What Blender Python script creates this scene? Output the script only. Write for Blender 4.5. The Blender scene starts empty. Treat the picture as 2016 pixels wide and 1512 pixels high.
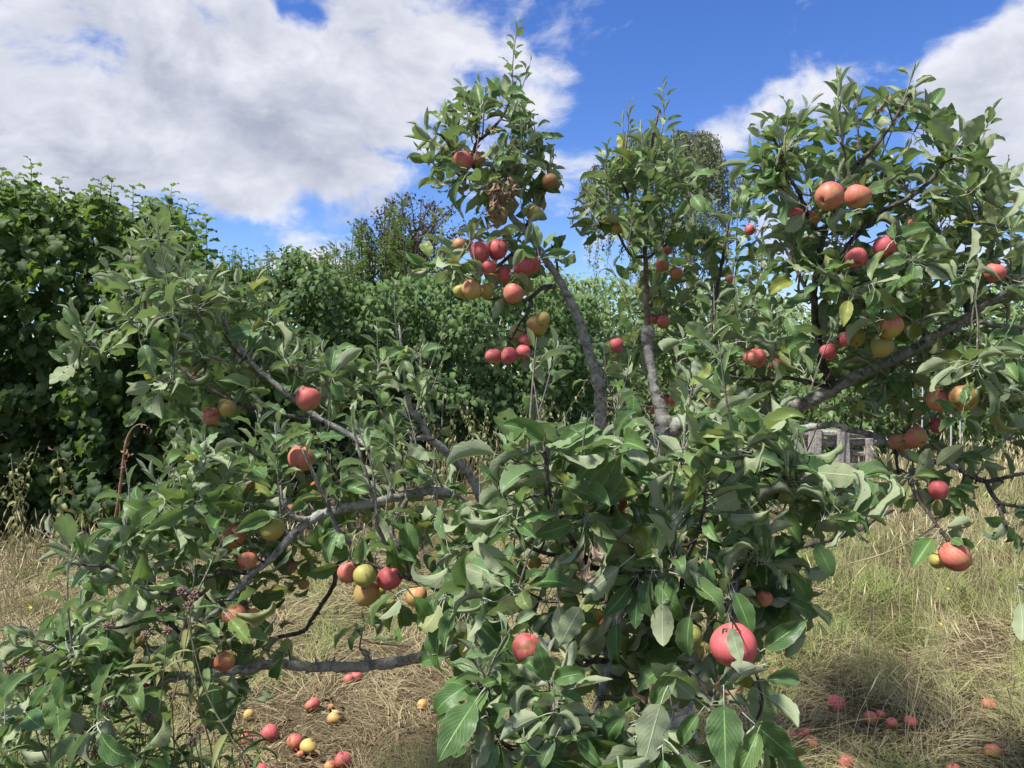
import bpy, math, random
import numpy as np
from mathutils import Vector, Matrix

SC = bpy.context.scene
COL = SC.collection
rng = np.random.default_rng(11)
random.seed(11)
R = math.radians

# ------------------------------------------------------------------ camera
FPX, CX, CY, CAMZ = 1514.0, 1008.0, 756.0, 1.6
PITCH = -0.0172
cam_data = bpy.data.cameras.new('camera')
cam = bpy.data.objects.new('camera', cam_data)
COL.objects.link(cam)
cam.location = (0, 0, CAMZ)
cam.rotation_euler = (math.pi / 2 + PITCH, 0, 0)
cam_data.sensor_fit = 'HORIZONTAL'
cam_data.sensor_width = 36.0
cam_data.lens = 36.0 * FPX / 2016.0
cam_data.clip_start = 0.05
cam_data.clip_end = 2000.0
SC.camera = cam

# ------------------------------------------------------------------ exposure, sun
SC.view_settings.view_transform = 'Standard'
SC.view_settings.look = 'None'
SC.view_settings.exposure = 0.92
SC.view_settings.gamma = 1.0
SC.view_settings.use_curve_mapping = False
SC.render.engine = 'CYCLES'
SC.cycles.max_bounces = 6
SC.cycles.diffuse_bounces = 4
SC.cycles.glossy_bounces = 2
SC.cycles.transmission_bounces = 4
SC.cycles.transparent_max_bounces = 4

SUN_EL, SUN_AZ = R(60), R(-118)        # azimuth from +Y towards +X
SUND = Vector((math.sin(SUN_AZ) * math.cos(SUN_EL), math.cos(SUN_AZ) * math.cos(SUN_EL), math.sin(SUN_EL)))
sl = bpy.data.lights.new('sun', 'SUN')
sl.energy = 4.4
sl.angle = R(7.0)
sl.color = (1.0, 0.965, 0.915)
sun = bpy.data.objects.new('sun', sl)
COL.objects.link(sun)
sun.location = (0, 0, 30)
sun.rotation_euler = SUND.to_track_quat('Z', 'Y').to_euler()


def P(px, py, d):
    """point at picture position (2016 x 1512 photo pixels) and distance d along the view"""
    f = np.array([0, math.cos(PITCH), math.sin(PITCH)])
    u = np.array([0, -math.sin(PITCH), math.cos(PITCH)])
    r = np.array([1.0, 0, 0])
    return np.array([0, 0, CAMZ]) + d * (f + (px - CX) / FPX * r + (CY - py) / FPX * u)


def proj(V):
    V = np.asarray(V, float) - np.array([0, 0, CAMZ])
    y = V[:, 1] * math.cos(PITCH) + V[:, 2] * math.sin(PITCH)
    z = -V[:, 1] * math.sin(PITCH) + V[:, 2] * math.cos(PITCH)
    y = np.maximum(y, 1e-3)
    return CX + FPX * V[:, 0] / y, CY - FPX * z / y, y


def gdist(py):
    """distance along the view at which picture row py meets the ground"""
    return CAMZ / -(math.sin(PITCH) + (CY - py) / FPX * math.cos(PITCH))


def G(px, py):
    p = P(px, py, gdist(py))
    return np.array([p[0], p[1], hgt(p[0], p[1])])


def hgt(x, y):
    return 0.018 * np.sin(x * 2.1 + 0.7) * np.cos(y * 1.7) + 0.012 * np.sin(x * 4.3 + y * 3.1)


# ------------------------------------------------------------------ node helpers
class NT:
    def __init__(self, tree):
        self.t = tree
        self.n = tree.nodes
        self.l = tree.links
        self.n.clear()

    def node(self, kind, **kw):
        nd = self.n.new(kind)
        for k, v in kw.items():
            setattr(nd, k, v)
        return nd

    def put(self, sock, v):
        if isinstance(v, bpy.types.NodeSocket):
            self.l.new(v, sock)
        elif isinstance(v, (tuple, list)):
            if sock.type == 'RGBA' and len(v) == 3:
                v = tuple(v) + (1.0,)
            sock.default_value = v
        else:
            sock.default_value = v

    def math(self, op, a, b=0.0, clamp=False):
        nd = self.node('ShaderNodeMath', operation=op, use_clamp=clamp)
        self.put(nd.inputs[0], a)
        self.put(nd.inputs[1], b)
        return nd.outputs[0]

    def vmath(self, op, a, b=(0, 0, 0), out=0):
        nd = self.node('ShaderNodeVectorMath', operation=op)
        self.put(nd.inputs[0], a)
        if op == 'SCALE':
            self.put(nd.inputs['Scale'], b)
        else:
            self.put(nd.inputs[1], b)
        return nd.outputs[out]

    def mix(self, f, a, b, mode='MIX'):
        nd = self.node('ShaderNodeMix', data_type='RGBA', blend_type=mode)
        self.put(nd.inputs[0], f)
        self.put(nd.inputs[6], a)
        self.put(nd.inputs[7], b)
        return nd.outputs[2]

    def smooth(self, x, lo, hi, a=0.0, b=1.0, interp='SMOOTHSTEP'):
        nd = self.node('ShaderNodeMapRange', interpolation_type=interp)
        self.put(nd.inputs[0], x)
        for i, v in zip((1, 2, 3, 4), (lo, hi, a, b)):
            self.put(nd.inputs[i], v)
        return nd.outputs[0]

    def noise(self, vec, scale, detail=4.0, rough=0.55, out=0, dist=0.0):
        nd = self.node('ShaderNodeTexNoise')
        if vec is not None:
            self.put(nd.inputs['Vector'], vec)
        nd.inputs['Scale'].default_value = scale
        nd.inputs['Detail'].default_value = detail
        nd.inputs['Roughness'].default_value = rough
        nd.inputs['Distortion'].default_value = dist
        return nd.outputs[out]

    def sep(self, c):
        nd = self.node('ShaderNodeSeparateColor')
        self.put(nd.inputs[0], c)
        return nd.outputs

    def bump(self, h, strength=0.3, distance=0.01):
        nd = self.node('ShaderNodeBump')
        nd.inputs['Strength'].default_value = strength
        nd.inputs['Distance'].default_value = distance
        self.put(nd.inputs['Height'], h)
        return nd.outputs[0]


def new_mat(name):
    m = bpy.data.materials.new(name)
    m.use_nodes = True
    return m, NT(m.node_tree)


def finish(nt, shader):
    o = nt.node('ShaderNodeOutputMaterial')
    nt.l.new(shader, o.inputs['Surface'])


def principled(nt, col, rough=0.6, spec=0.4, normal=None, sheen=0.0):
    b = nt.node('ShaderNodeBsdfPrincipled')
    nt.put(b.inputs['Base Color'], col)
    nt.put(b.inputs['Roughness'], rough)
    nt.put(b.inputs['Specular IOR Level'], spec)
    if normal is not None:
        nt.put(b.inputs['Normal'], normal)
    if sheen:
        b.inputs['Sheen Weight'].default_value = sheen
    return b.outputs[0]


# ------------------------------------------------------------------ sky
world = bpy.data.worlds.new('World')
SC.world = world
world.use_nodes = True


def build_sky():
    nt = NT(world.node_tree)
    tc = nt.node('ShaderNodeTexCoord')
    d = nt.vmath('NORMALIZE', tc.outputs['Generated'])
    sky = nt.node('ShaderNodeTexSky', sky_type='NISHITA', sun_disc=False)
    sky.sun_elevation = SUN_EL
    sky.sun_rotation = SUN_AZ
    sky.altitude = 100.0
    sky.air_density = 1.0
    sky.dust_density = 0.0
    sky.ozone_density = 2.2
    blue = nt.node('ShaderNodeHueSaturation')
    blue.inputs['Hue'].default_value = 0.513
    blue.inputs['Saturation'].default_value = 1.25
    blue.inputs['Value'].default_value = 0.95
    nt.l.new(sky.outputs[0], blue.inputs['Color'])
    sx = nt.node('ShaderNodeSeparateXYZ')
    nt.l.new(d, sx.inputs[0])
    # clouds: fractal noise on the direction, warped, plus the broad banks that lie in view
    flat = nt.vmath('MULTIPLY', d, (1.0, 1.0, 1.55))
    w = nt.noise(flat, 3.5, 3.0, 0.5, out=1)
    w = nt.vmath('SUBTRACT', w, (0.5, 0.5, 0.5))
    w = nt.vmath('SCALE', w, 0.16)
    q = nt.vmath('ADD', flat, w)
    n1 = nt.noise(q, 6.3, 10.0, 0.58)
    q2 = nt.vmath('ADD', q, (0.02, -0.03, 0.055))
    n2 = nt.noise(q2, 6.3, 8.0, 0.58)
    big = nt.noise(q, 1.7, 2.0, 0.5)
    banks = [  # px, py, rx, ry, weight
        (70, 200, 300, 230, .24), (560, 190, 170, 120, .10), (330, 300, 500, 140, .06),
        (200, 120, 560, 300, .27), (640, 110, 430, 230, .26), (900, 60, 330, 150, .22),
        (330, 350, 520, 150, .24), (620, 340, 260, 120, .20), (600, 400, 160, 90, .12),
        (640, 500, 220, 60, .22), (1130, 150, 130, 230, .17), (1250, 40, 200, 90, .05),
        (1760, 120, 260, 90, .14), (1560, 210, 280, 80, .10), (1470, 240, 110, 60, .10),
        (1990, 230, 190, 240, .22), (1990, 440, 240, 160, .28), (1500, 50, 110, 60, .10),
        (760, 420, 90, 60, .14), (1300, 110, 70, 50, .04),
        (225, 110, 60, 60, -.12), (580, 15, 60, 50, -.22), (480, 475, 190, 60, -.26),
        (650, 395, 120, 40, -.14), (800, 330, 130, 90, -.20), (960, 150, 90, 60, -.08),
        (1230, 250, 160, 260, -.22), (1400, 120, 170, 190, -.22), (1890, 330, 110, 90, -.14),
        (1600, 30, 160, 60, -.14), (1870, 30, 110, 60, -.14),
    ]
    tot = None
    for (px, py, rx, ry, wt) in banks:
        c = P(px, py, 1.0) - np.array([0, 0, CAMZ])
        c /= np.linalg.norm(c)
        v = nt.vmath('SUBTRACT', d, tuple(c))
        v = nt.vmath('MULTIPLY', v, (FPX / rx, FPX / rx * 0.6, FPX / ry))
        L = nt.vmath('LENGTH', v, out=1)
        b = nt.smooth(L, 0.15, 1.15, wt * 1.0, 0.0)
        tot = b if tot is None else nt.math('ADD', tot, b)
    # in view the banks decide; out of view, extra cloud added to raise ambient light
    away = nt.smooth(sx.outputs[1], 0.45, 0.85, 0.20, 0.0)
    dens = nt.math('ADD', nt.math('ADD', nt.math('MULTIPLY', n1, 2.3), -0.66), nt.math('MULTIPLY', nt.math('SUBTRACT', big, 0.5), 0.25))
    dens = nt.math('ADD', dens, tot)
    dens = nt.math('ADD', dens, away)
    mask = nt.smooth(dens, 0.50, 0.90)
    relief = nt.math('ADD', nt.math('MULTIPLY', nt.math('SUBTRACT', n1, n2), 3.0), 0.50)
    thick = nt.smooth(dens, 0.68, 1.05, 0.0, 0.40)
    lum = nt.math('SUBTRACT', relief, thick)
    lum = nt.math('ADD', lum, 0.42, clamp=True)
    K = 10.0          # the background strength below is 0.1
    grey = tuple(K * c for c in (0.235, 0.250, 0.310))
    white = tuple(K * c for c in (0.465, 0.474, 0.510))
    cloud = nt.mix(lum, grey, white)
    tone = nt.mix(1.0, blue.outputs[0], (.80, .86, 1.0), 'MULTIPLY')
    col = nt.mix(nt.math('MULTIPLY', mask, 0.97), tone, cloud)
    bg = nt.node('ShaderNodeBackground')
    nt.l.new(col, bg.inputs['Color'])
    bg.inputs['Strength'].default_value = 0.1
    o = nt.node('ShaderNodeOutputWorld')
    nt.l.new(bg.outputs[0], o.inputs['Surface'])


build_sky()
world.cycles.sampling_method = 'MANUAL'
world.cycles.sample_map_resolution = 512

# ------------------------------------------------------------------ mesh helpers
def mesh_np(name, V, F, uv=None, tint=None, mats=(), mat_idx=None, smooth=True):
    """V (n,3), F (m,4) quads; uv (n,2) and tint (n,3) per vertex"""
    V = np.ascontiguousarray(V, np.float32)
    F = np.ascontiguousarray(F, np.int32)
    me = bpy.data.meshes.new(name)
    k = F.shape[1]
    me.vertices.add(len(V))
    me.vertices.foreach_set('co', V.ravel())
    me.loops.add(F.size)
    me.loops.foreach_set('vertex_index', F.ravel())
    me.polygons.add(len(F))
    me.polygons.foreach_set('loop_start', np.arange(0, F.size, k, dtype=np.int32))
    if smooth:
        me.polygons.foreach_set('use_smooth', np.ones(len(F), bool))
    for m in mats:
        me.materials.append(m)
    if mat_idx is not None:
        me.polygons.foreach_set('material_index', np.ascontiguousarray(mat_idx, np.int32))
    if uv is not None:
        l = me.uv_layers.new(name='UVMap')
        l.data.foreach_set('uv', np.ascontiguousarray(uv[F.ravel()], np.float32).ravel())
    if tint is not None:
        a = me.color_attributes.new('tint', 'FLOAT_COLOR', 'POINT')
        c = np.ones((len(V), 4), np.float32)
        c[:, :3] = tint
        a.data.foreach_set('color', c.ravel())
    me.update(calc_edges=True)
    return me


def link(name, me, parent=None, loc=None):
    o = bpy.data.objects.new(name, me)
    COL.objects.link(o)
    if parent is not None:
        o.parent = parent
    if loc is not None:
        o.location = loc
    return o


def thing(name, label, cat, loc=(0, 0, 0), group=None, me=None, kind=None):
    o = bpy.data.objects.new(name, me)
    COL.objects.link(o)
    o.location = tuple(float(v) for v in loc)
    if label:
        o['label'] = label
    if cat:
        o['category'] = cat
    if group:
        o['group'] = group
    if kind:
        o['kind'] = kind
    return o


class Bag:
    """collects quads of many pieces for one joined mesh"""
    def __init__(self):
        self.V, self.F, self.U, self.T, self.n = [], [], [], [], 0

    def add(self, V, F, U=None, T=None):
        self.V.append(V)
        self.F.append(np.asarray(F) + self.n)
        self.U.append(np.zeros((len(V), 2)) if U is None else U)
        self.T.append(np.full((len(V), 3), 0.5) if T is None else np.broadcast_to(T, (len(V), 3)))
        self.n += len(V)

    def mesh(self, name, mats, smooth=True, origin=None):
        V = np.concatenate(self.V)
        if origin is not None:
            V = V - np.asarray(origin)
        return mesh_np(name, V, np.concatenate(self.F), np.concatenate(self.U), np.concatenate(self.T), mats, smooth=smooth)


def unit(v):
    v = np.asarray(v, float)
    return v / np.maximum(np.linalg.norm(v, axis=-1, keepdims=True), 1e-9)


def catmull(pts, per=6):
    p = np.asarray(pts, float)
    if len(p) < 3:
        t = np.linspace(0, 1, per + 1)[:, None]
        return p[0] * (1 - t) + p[-1] * t
    q = np.vstack([2 * p[0] - p[1], p, 2 * p[-1] - p[-2]])
    out = []
    for i in range(1, len(q) - 2):
        for k in range(per):
            t = k / per
            a, b, c, d = q[i - 1], q[i], q[i + 1], q[i + 2]
            out.append(0.5 * (2 * b + (c - a) * t + (2 * a - 5 * b + 4 * c - d) * t * t + (3 * b - a - 3 * c + d) * t ** 3))
    out.append(p[-1])
    return np.array(out)


def tube(pts, rad, sides=8, rough=0.0, cap=True):
    """tapered tube along pts; uv = (around, metres along)"""
    pts = np.asarray(pts, float)
    n = len(pts)
    rad = np.broadcast_to(np.asarray(rad, float), (n,)).copy()
    T = unit(np.gradient(pts, axis=0))
    ref = np.array([0.31, 0.17, 0.93]) if abs(T[0][2]) < 0.8 else np.array([0.9, 0.3, 0.1])
    N = np.zeros_like(T)
    v = ref - T[0] * ref.dot(T[0])
    N[0] = v / np.linalg.norm(v)
    for i in range(1, n):
        v = N[i - 1] - T[i] * N[i - 1].dot(T[i])
        N[i] = v / max(np.linalg.norm(v), 1e-9)
    B = np.cross(T, N)
    a = np.linspace(0, 2 * np.pi, sides, endpoint=False)
    if cap:
        rad[-1] *= 0.35
    rr = rad[:, None] * (1 + rough * rng.uniform(-1, 1, (n, sides)))
    V = pts[:, None] + rr[..., None] * (np.cos(a)[None, :, None] * N[:, None] + np.sin(a)[None, :, None] * B[:, None])
    s = np.concatenate([[0], np.cumsum(np.linalg.norm(np.diff(pts, axis=0), axis=1))])
    U = np.stack(np.broadcast_arrays((a / (2 * np.pi))[None, :], s[:, None]), -1).reshape(-1, 2)
    i = np.arange(n - 1)[:, None] * sides
    j = np.arange(sides)[None, :]
    k = (j + 1) % sides
    F = np.stack([i + j, i + k, i + sides + k, i + sides + j], -1).reshape(-1, 4)
    V = V.reshape(-1, 3)
    if cap:
        V = np.vstack([V, pts[-1] + T[-1] * rad[-1] * 0.6])
        U = np.vstack([U, [0.5, s[-1]]])
        base = (n - 1) * sides
        c = len(V) - 1
        jj = np.arange(0, sides, 2)
        F = np.vstack([F, np.stack([base + jj, base + (jj + 1) % sides, base + (jj + 2) % sides, np.full_like(jj, c)], -1)])
    return V, F, U


# ------------------------------------------------------------------ leaf shapes
def leaf_shape(width=0.55, fold=0.5, bend=0.6, twist=0.2, wave=0.08, roll=0.0, nu=4, nv=8, pet=0.28, peak=0.8,
               blunt=0.75, serr=0.0, seed=0, tipcurl=0.0):
    """blade of length 1 along +Y, upper side +Z, with its stalk below; verts, quads, uv"""
    r = np.random.default_rng(seed)
    t = np.linspace(0, 1, nv + 1)
    w = 0.5 * width * np.sin(np.pi * np.clip(t, 0, 1) ** peak) ** blunt
    w = np.maximum(w * (1 - 0.25 * t ** 4), 0.004)
    ang = bend * (t - 0.15) + tipcurl * t ** 4 + 0.1 * r.uniform(-1, 1)
    dy, dz = np.cos(ang), -np.sin(ang)
    y = np.concatenate([[0], np.cumsum((dy[1:] + dy[:-1]) / 2)]) / nv
    z = np.concatenate([[0], np.cumsum((dz[1:] + dz[:-1]) / 2)]) / nv
    s = np.linspace(-1, 1, 2 * (nu // 2) + 1)
    ph = r.uniform(0, 6.28, 2)
    fr = r.uniform(2.0, 3.4, 2)
    V, U = [], []
    for i in range(nv + 1):
        for sj in s:
            side = 0 if sj < 0 else 1
            f = fold + roll * abs(sj)
            ww = w[i] * (1 + serr * (1 if i % 2 else -1) * (abs(sj) > 0.9))
            lx = sj * ww * math.cos(f)
            lz = abs(sj) * ww * math.sin(f)
            lz += wave * width * math.sin(fr[side] * 6.283 * t[i] + ph[side]) * sj * sj * min(1, 4 * t[i]) * min(1, 5 * (1 - t[i]))
            a = twist * (t[i] - 0.2)
            lx, lz = lx * math.cos(a) - lz * math.sin(a), lx * math.sin(a) + lz * math.cos(a)
            V.append((lx, y[i] - lz * dz[i] * -1 * 0 + lz * math.sin(ang[i]), z[i] + lz * math.cos(ang[i])))
            U.append(((sj + 1) / 2, t[i]))
    V = np.array(V)
    m = len(s)
    i = np.arange(nv)[:, None] * m
    j = np.arange(m - 1)[None, :]
    F = np.stack([i + j, i + j + 1, i + m + j + 1, i + m + j], -1).reshape(-1, 4)
    U = np.array(U)
    if pet > 0:
        pp = np.array([[0, -pet, -0.10 * pet], [0, -0.55 * pet, 0.02 * pet], [0, 0.0, 0]])
        PV, PF, _ = tube(pp, [0.016, 0.013, 0.012], 3, cap=False)
        PU = np.stack([np.full(len(PV), 0.5), np.full(len(PV), -0.2)], -1)
        F = np.vstack([F, PF + len(V)])
        V = np.vstack([V, PV])
        U = np.vstack([U, PU])
        V = V + np.array([0, pet, 0.10 * pet])
    return V, F, U


def apple_shapes():
    out = []
    for k in range(12):          # mature, open or gently folded
        r = np.random.default_rng(100 + k)
        out.append(leaf_shape(r.uniform(.44, .60), r.uniform(.10, .55), r.uniform(.1, 1.1), r.uniform(-.9, .9), r.uniform(.02, .09),
                              r.uniform(-.1, .5), 4, 13, r.uniform(.25, .42), r.uniform(.72, .95), r.uniform(.65, .85), .035, 100 + k,
                              r.uniform(-.4, 1.6)))
    for k in range(6):           # rolled up at the margins, pale underside showing
        r = np.random.default_rng(200 + k)
        out.append(leaf_shape(r.uniform(.50, .64), r.uniform(.5, .9), r.uniform(.3, 1.4), r.uniform(-1.4, 1.4), r.uniform(.08, .18),
                              r.uniform(.6, 1.3), 4, 12, r.uniform(.22, .38), r.uniform(.75, .95), .75, .05, 200 + k, r.uniform(.2, 2.0)))
    for k in range(6):           # young tip leaves, narrow and folded
        r = np.random.default_rng(300 + k)
        out.append(leaf_shape(r.uniform(.38, .50), r.uniform(.55, .95), r.uniform(-.3, .7), r.uniform(-.4, .4), r.uniform(.02, .06),
                              r.uniform(.1, .4), 4, 8, r.uniform(.2, .3), r.uniform(.85, 1.0), .8, .0, 300 + k, r.uniform(0, .8)))
    return out


MATURE, ROLLED, YOUNG = range(0, 12), range(12, 18), range(18, 24)


class Leaves:
    """a cloud of leaves: origin, along, normal, size, shape index, tint"""
    def __init__(self, shapes):
        self.sh = shapes
        self.o, self.y, self.z, self.s, self.k, self.t = [], [], [], [], [], []

    def add(self, o, y, z, s, k, t):
        self.o.append(o)
        self.y.append(y)
        self.z.append(z)
        self.s.append(s)
        self.k.append(k)
        self.t.append(t)

    def pack(self):
        self.o, self.y, self.z = (np.array(a, float).reshape(-1, 3) for a in (self.o, self.y, self.z))
        self.s, self.k, self.t = np.array(self.s, float), np.array(self.k, int), np.array(self.t, float).reshape(-1, 3)
        self.y = unit(self.y)
        self.z = unit(self.z - self.y * (self.z * self.y).sum(1, keepdims=True))
        self.x = np.cross(self.y, self.z)
        self.M = np.stack([self.x, self.y, self.z], 2)      # columns

    def keep(self, m):
        for a in ('o', 'y', 'z', 's', 'k', 't', 'x', 'M'):
            setattr(self, a, getattr(self, a)[m])

    def verts(self, idx, k):
        """world vertices of leaves idx, all of shape k: (n, v, 3)"""
        return self.o[idx][:, None] + self.s[idx][:, None, None] * np.einsum('nij,vj->nvi', self.M[idx], self.sh[k][0])

    def samples(self):
        """few points along each blade (n, 5, 3)"""
        out = np.zeros((len(self.s), 5, 3))
        for k in range(len(self.sh)):
            idx = np.nonzero(self.k == k)[0]
            if len(idx) == 0:
                continue
            U = self.sh[k][2]
            mid = np.nonzero((abs(U[:, 0] - .5) < .01) & (U[:, 1] >= 0))[0]
            m2 = np.nonzero((U[:, 0] < .01) & (abs(U[:, 1] - .5) < .09))[0][0]
            m3 = np.nonzero((U[:, 0] > .99) & (abs(U[:, 1] - .5) < .09))[0][0]
            pick = [mid[len(mid) // 4], mid[len(mid) // 2], mid[-1], m2, m3]
            out[idx] = self.verts(idx, k)[:, pick]
        return out

    def visible(self, q=4.0):
        """rough count of picture cells each leaf shows in"""
        W, H = int(2016 / q), int(1512 / q)
        pix, dep, own = [], [], []
        for k in range(len(self.sh)):
            idx = np.nonzero(self.k == k)[0]
            if len(idx) == 0:
                continue
            V, F, U = self.sh[k]
            keep = U[:, 1] >= 0
            X = self.verts(idx, k)
            fc = X[:, F[(U[F, 1] >= 0).all(1)]].mean(2)
            X = np.concatenate([X[:, keep], fc], 1)
            x, y, dd = proj(X.reshape(-1, 3))
            xi, yi = (x / q).astype(int), (y / q).astype(int)
            ok = (xi >= 0) & (xi < W) & (yi >= 0) & (yi < H) & (dd > .2)
            ow = np.repeat(idx, X.shape[1])
            pix.append((yi * W + xi)[ok])
            dep.append(dd[ok])
            own.append(ow[ok])
        pix, dep, own = map(np.concatenate, (pix, dep, own))
        order = np.lexsort((dep, pix))
        pix, own = pix[order], own[order]
        first = np.concatenate([[True], pix[1:] != pix[:-1]])
        return np.bincount(own[first], minlength=len(self.s))

    def emit(self, parent, mat_obj, mat_mesh, nobj=300, rest='foliage', single='leaf'):
        base = np.array(parent.location)
        vis = self.visible()
        big = np.argsort(-vis)[:nobj]
        big = big[vis[big] > 0]
        cache = {}
        for i in big:
            k = int(self.k[i])
            if k not in cache:
                V, F, U = self.sh[k]
                cache[k] = mesh_np(single, V, F, U, None, [mat_obj])
            o = bpy.data.objects.new(single, cache[k])
            COL.objects.link(o)
            o.parent = parent
            M = np.eye(4)
            M[:3, :3] = self.M[i] * self.s[i]
            M[:3, 3] = self.o[i] - base
            o.matrix_local = Matrix(M.tolist())
            o.color = (self.t[i][0], self.t[i][1], self.t[i][2], 1)
        m = np.ones(len(self.s), bool)
        m[big] = False
        bag = Bag()
        for k in range(len(self.sh)):
            idx = np.nonzero(m & (self.k == k))[0]
            if len(idx) == 0:
                continue
            V, F, U = self.sh[k]
            X = self.verts(idx, k).reshape(-1, 3)
            FF = (F[None] + (np.arange(len(idx)) * len(V))[:, None, None]).reshape(-1, 4)
            bag.add(X, FF, np.tile(U, (len(idx), 1)), np.repeat(self.t[idx], len(V), 0))
        if bag.n:
            o = link(rest, bag.mesh(rest, [mat_mesh], origin=base), parent)
            o['kind'] = 'stuff'


# ------------------------------------------------------------------ materials
def leaf_material(name, per_object, dark, mid, yellow, under, pale, trans, rough=0.41, veins=9.0, vein_amt=0.58, tr=0.22, bump=0.45):
    m, nt = new_mat(name)
    if per_object:
        c = nt.node('ShaderNodeObjectInfo').outputs['Color']
    else:
        c = nt.node('ShaderNodeAttribute', attribute_name='tint').outputs['Color']
    r, g, b = nt.sep(c)[:3]
    uvn = nt.node('ShaderNodeUVMap')
    uvn.uv_map = 'UVMap'
    sx = nt.node('ShaderNodeSeparateXYZ')
    nt.l.new(uvn.outputs[0], sx.inputs[0])
    u = nt.math('ABSOLUTE', nt.math('SUBTRACT', sx.outputs[0], 0.5))
    v = sx.outputs[1]
    geo = nt.node('ShaderNodeNewGeometry')
    back = geo.outputs['Backfacing']
    mot = nt.noise(geo.outputs['Position'], 55.0, 3.0, 0.6)
    mid_rib = nt.smooth(u, 0.012, 0.035, 1.0, 0.0)
    if veins:
        st = nt.math('SUBTRACT', nt.math('MULTIPLY', v, veins), nt.math('MULTIPLY', u, veins * 0.85))
        fr = nt.math('ABSOLUTE', nt.math('SUBTRACT', nt.math('FRACT', st), 0.5))
        side = nt.smooth(fr, 0.02, 0.10, 0.55, 0.0)
        vein = nt.math('MAXIMUM', mid_rib, side)
    else:
        vein = mid_rib
    top = nt.mix(r, dark, mid)
    top = nt.mix(nt.smooth(mot, .35, .75, 0.0, .35), top, mid)
    top = nt.mix(g, top, yellow)
    top = nt.mix(nt.math('MULTIPLY', b, 0.50), top, pale)
    top = nt.mix(nt.math('MULTIPLY', vein, vein_amt), top, tuple(min(1, x * 2.2 + 0.05) for x in mid))
    bot = nt.mix(nt.smooth(mot, .3, .7, 0, .5), under, tuple(x * .8 for x in under))
    bot = nt.mix(b, bot, pale)
    bot = nt.mix(nt.math('MULTIPLY', g, .6), bot, yellow)
    bot = nt.mix(nt.math('MULTIPLY', vein, .35), bot, tuple(min(1, x * 1.35) for x in pale))
    spot = nt.noise(geo.outputs['Position'], 150.0, 2.0, .5)
    stalk = nt.math('LESS_THAN', v, -0.05)
    rim = nt.smooth(u, 0.44, 0.495, 0.0, 0.30)
    top = nt.mix(rim, top, tuple(x * .8 for x in pale))
    col = nt.mix(back, top, bot)
    col = nt.mix(nt.smooth(spot, .70, .745, 0, .8), col, (.15, .085, .035))
    col = nt.mix(stalk, col, tuple(x * .95 for x in pale))
    ro = nt.math('ADD', rough, nt.math('MULTIPLY', back, 0.75 - rough))
    bmp = nt.bump(nt.math('ADD', nt.math('MULTIPLY', vein, -0.6), nt.math('MULTIPLY', mot, .8)), bump, 0.004) if bump else None
    pr = principled(nt, col, ro, nt.math('SUBTRACT', 0.29, nt.math('MULTIPLY', back, .22)), bmp)
    t = nt.node('ShaderNodeBsdfTranslucent')
    nt.put(t.inputs['Color'], nt.mix(g, trans, tuple(min(1, x * 1.6) for x in yellow)))
    mx = nt.node('ShaderNodeMixShader')
    nt.put(mx.inputs[0], nt.math('MULTIPLY', nt.math('SUBTRACT', 1.0, nt.math('MULTIPLY', vein, .6)), tr))
    nt.l.new(pr, mx.inputs[1])
    nt.l.new(t.outputs[0], mx.inputs[2])
    out = mx.outputs[0]
    if per_object and veins > 8.5:           # holes eaten by insects
        hole = nt.noise(geo.outputs['Position'], 62.0, 2.0, .45)
        tp = nt.node('ShaderNodeBsdfTransparent')
        mh = nt.node('ShaderNodeMixShader')
        nt.put(mh.inputs[0], nt.math('GREATER_THAN', hole, .735))
        nt.l.new(out, mh.inputs[1])
        nt.l.new(tp.outputs[0], mh.inputs[2])
        out = mh.outputs[0]
    finish(nt, out)
    return m


APPLE_LEAF = dict(dark=(0.040, 0.090, 0.030), mid=(0.100, 0.192, 0.048), yellow=(0.28, 0.29, 0.05), under=(0.300, 0.350, 0.205),
                  pale=(0.42, 0.46, 0.33), trans=(0.20, 0.32, 0.08), tr=0.28)
M_leaf_o = leaf_material('apple_leaf', True, **APPLE_LEAF)
M_leaf_m = leaf_material('apple_leaf_mass', False, **APPLE_LEAF)
HAZEL = dict(dark=(0.013, 0.032, 0.015), mid=(0.044, 0.088, 0.022), yellow=(0.22, 0.30, 0.04), under=(0.10, 0.155, 0.065),
             pale=(0.16, 0.24, 0.09), trans=(0.20, 0.36, 0.04), rough=.62, veins=7.0, vein_amt=.18, tr=.28)
M_hazel_o = leaf_material('hazel_leaf', True, **HAZEL)
M_hazel_m = leaf_material('hazel_leaf_mass', False, **HAZEL)
DOG = dict(dark=(0.026, 0.058, 0.022), mid=(0.072, 0.134, 0.042), yellow=(0.20, 0.27, 0.06), under=(0.12, 0.18, 0.085),
           pale=(0.16, 0.24, 0.10), trans=(0.17, 0.32, 0.05), rough=.7, veins=5.0, vein_amt=.25, tr=.22)
M_dog_o = leaf_material('dogwood_leaf', True, **DOG)
M_dog_m = leaf_material('dogwood_leaf_mass', False, **DOG)
FAR = dict(dark=(0.055, 0.100, 0.040), mid=(0.120, 0.195, 0.060), yellow=(0.22, 0.27, 0.08), under=(0.14, 0.19, 0.09),
           pale=(0.19, 0.25, 0.13), trans=(0.18, 0.30, 0.06), rough=.55, veins=0, vein_amt=.1, tr=.25, bump=0)
M_far = leaf_material('far_leaf', False, **FAR)
M_willow = leaf_material('birch_leaf', False, dark=(.15, .20, .105), mid=(.25, .30, .16), yellow=(.2, .2, .08), under=(.13, .16, .09),
                         pale=(.19, .22, .13), trans=(.16, .22, .07), rough=.6, veins=0, tr=.2, bump=0)
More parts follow.
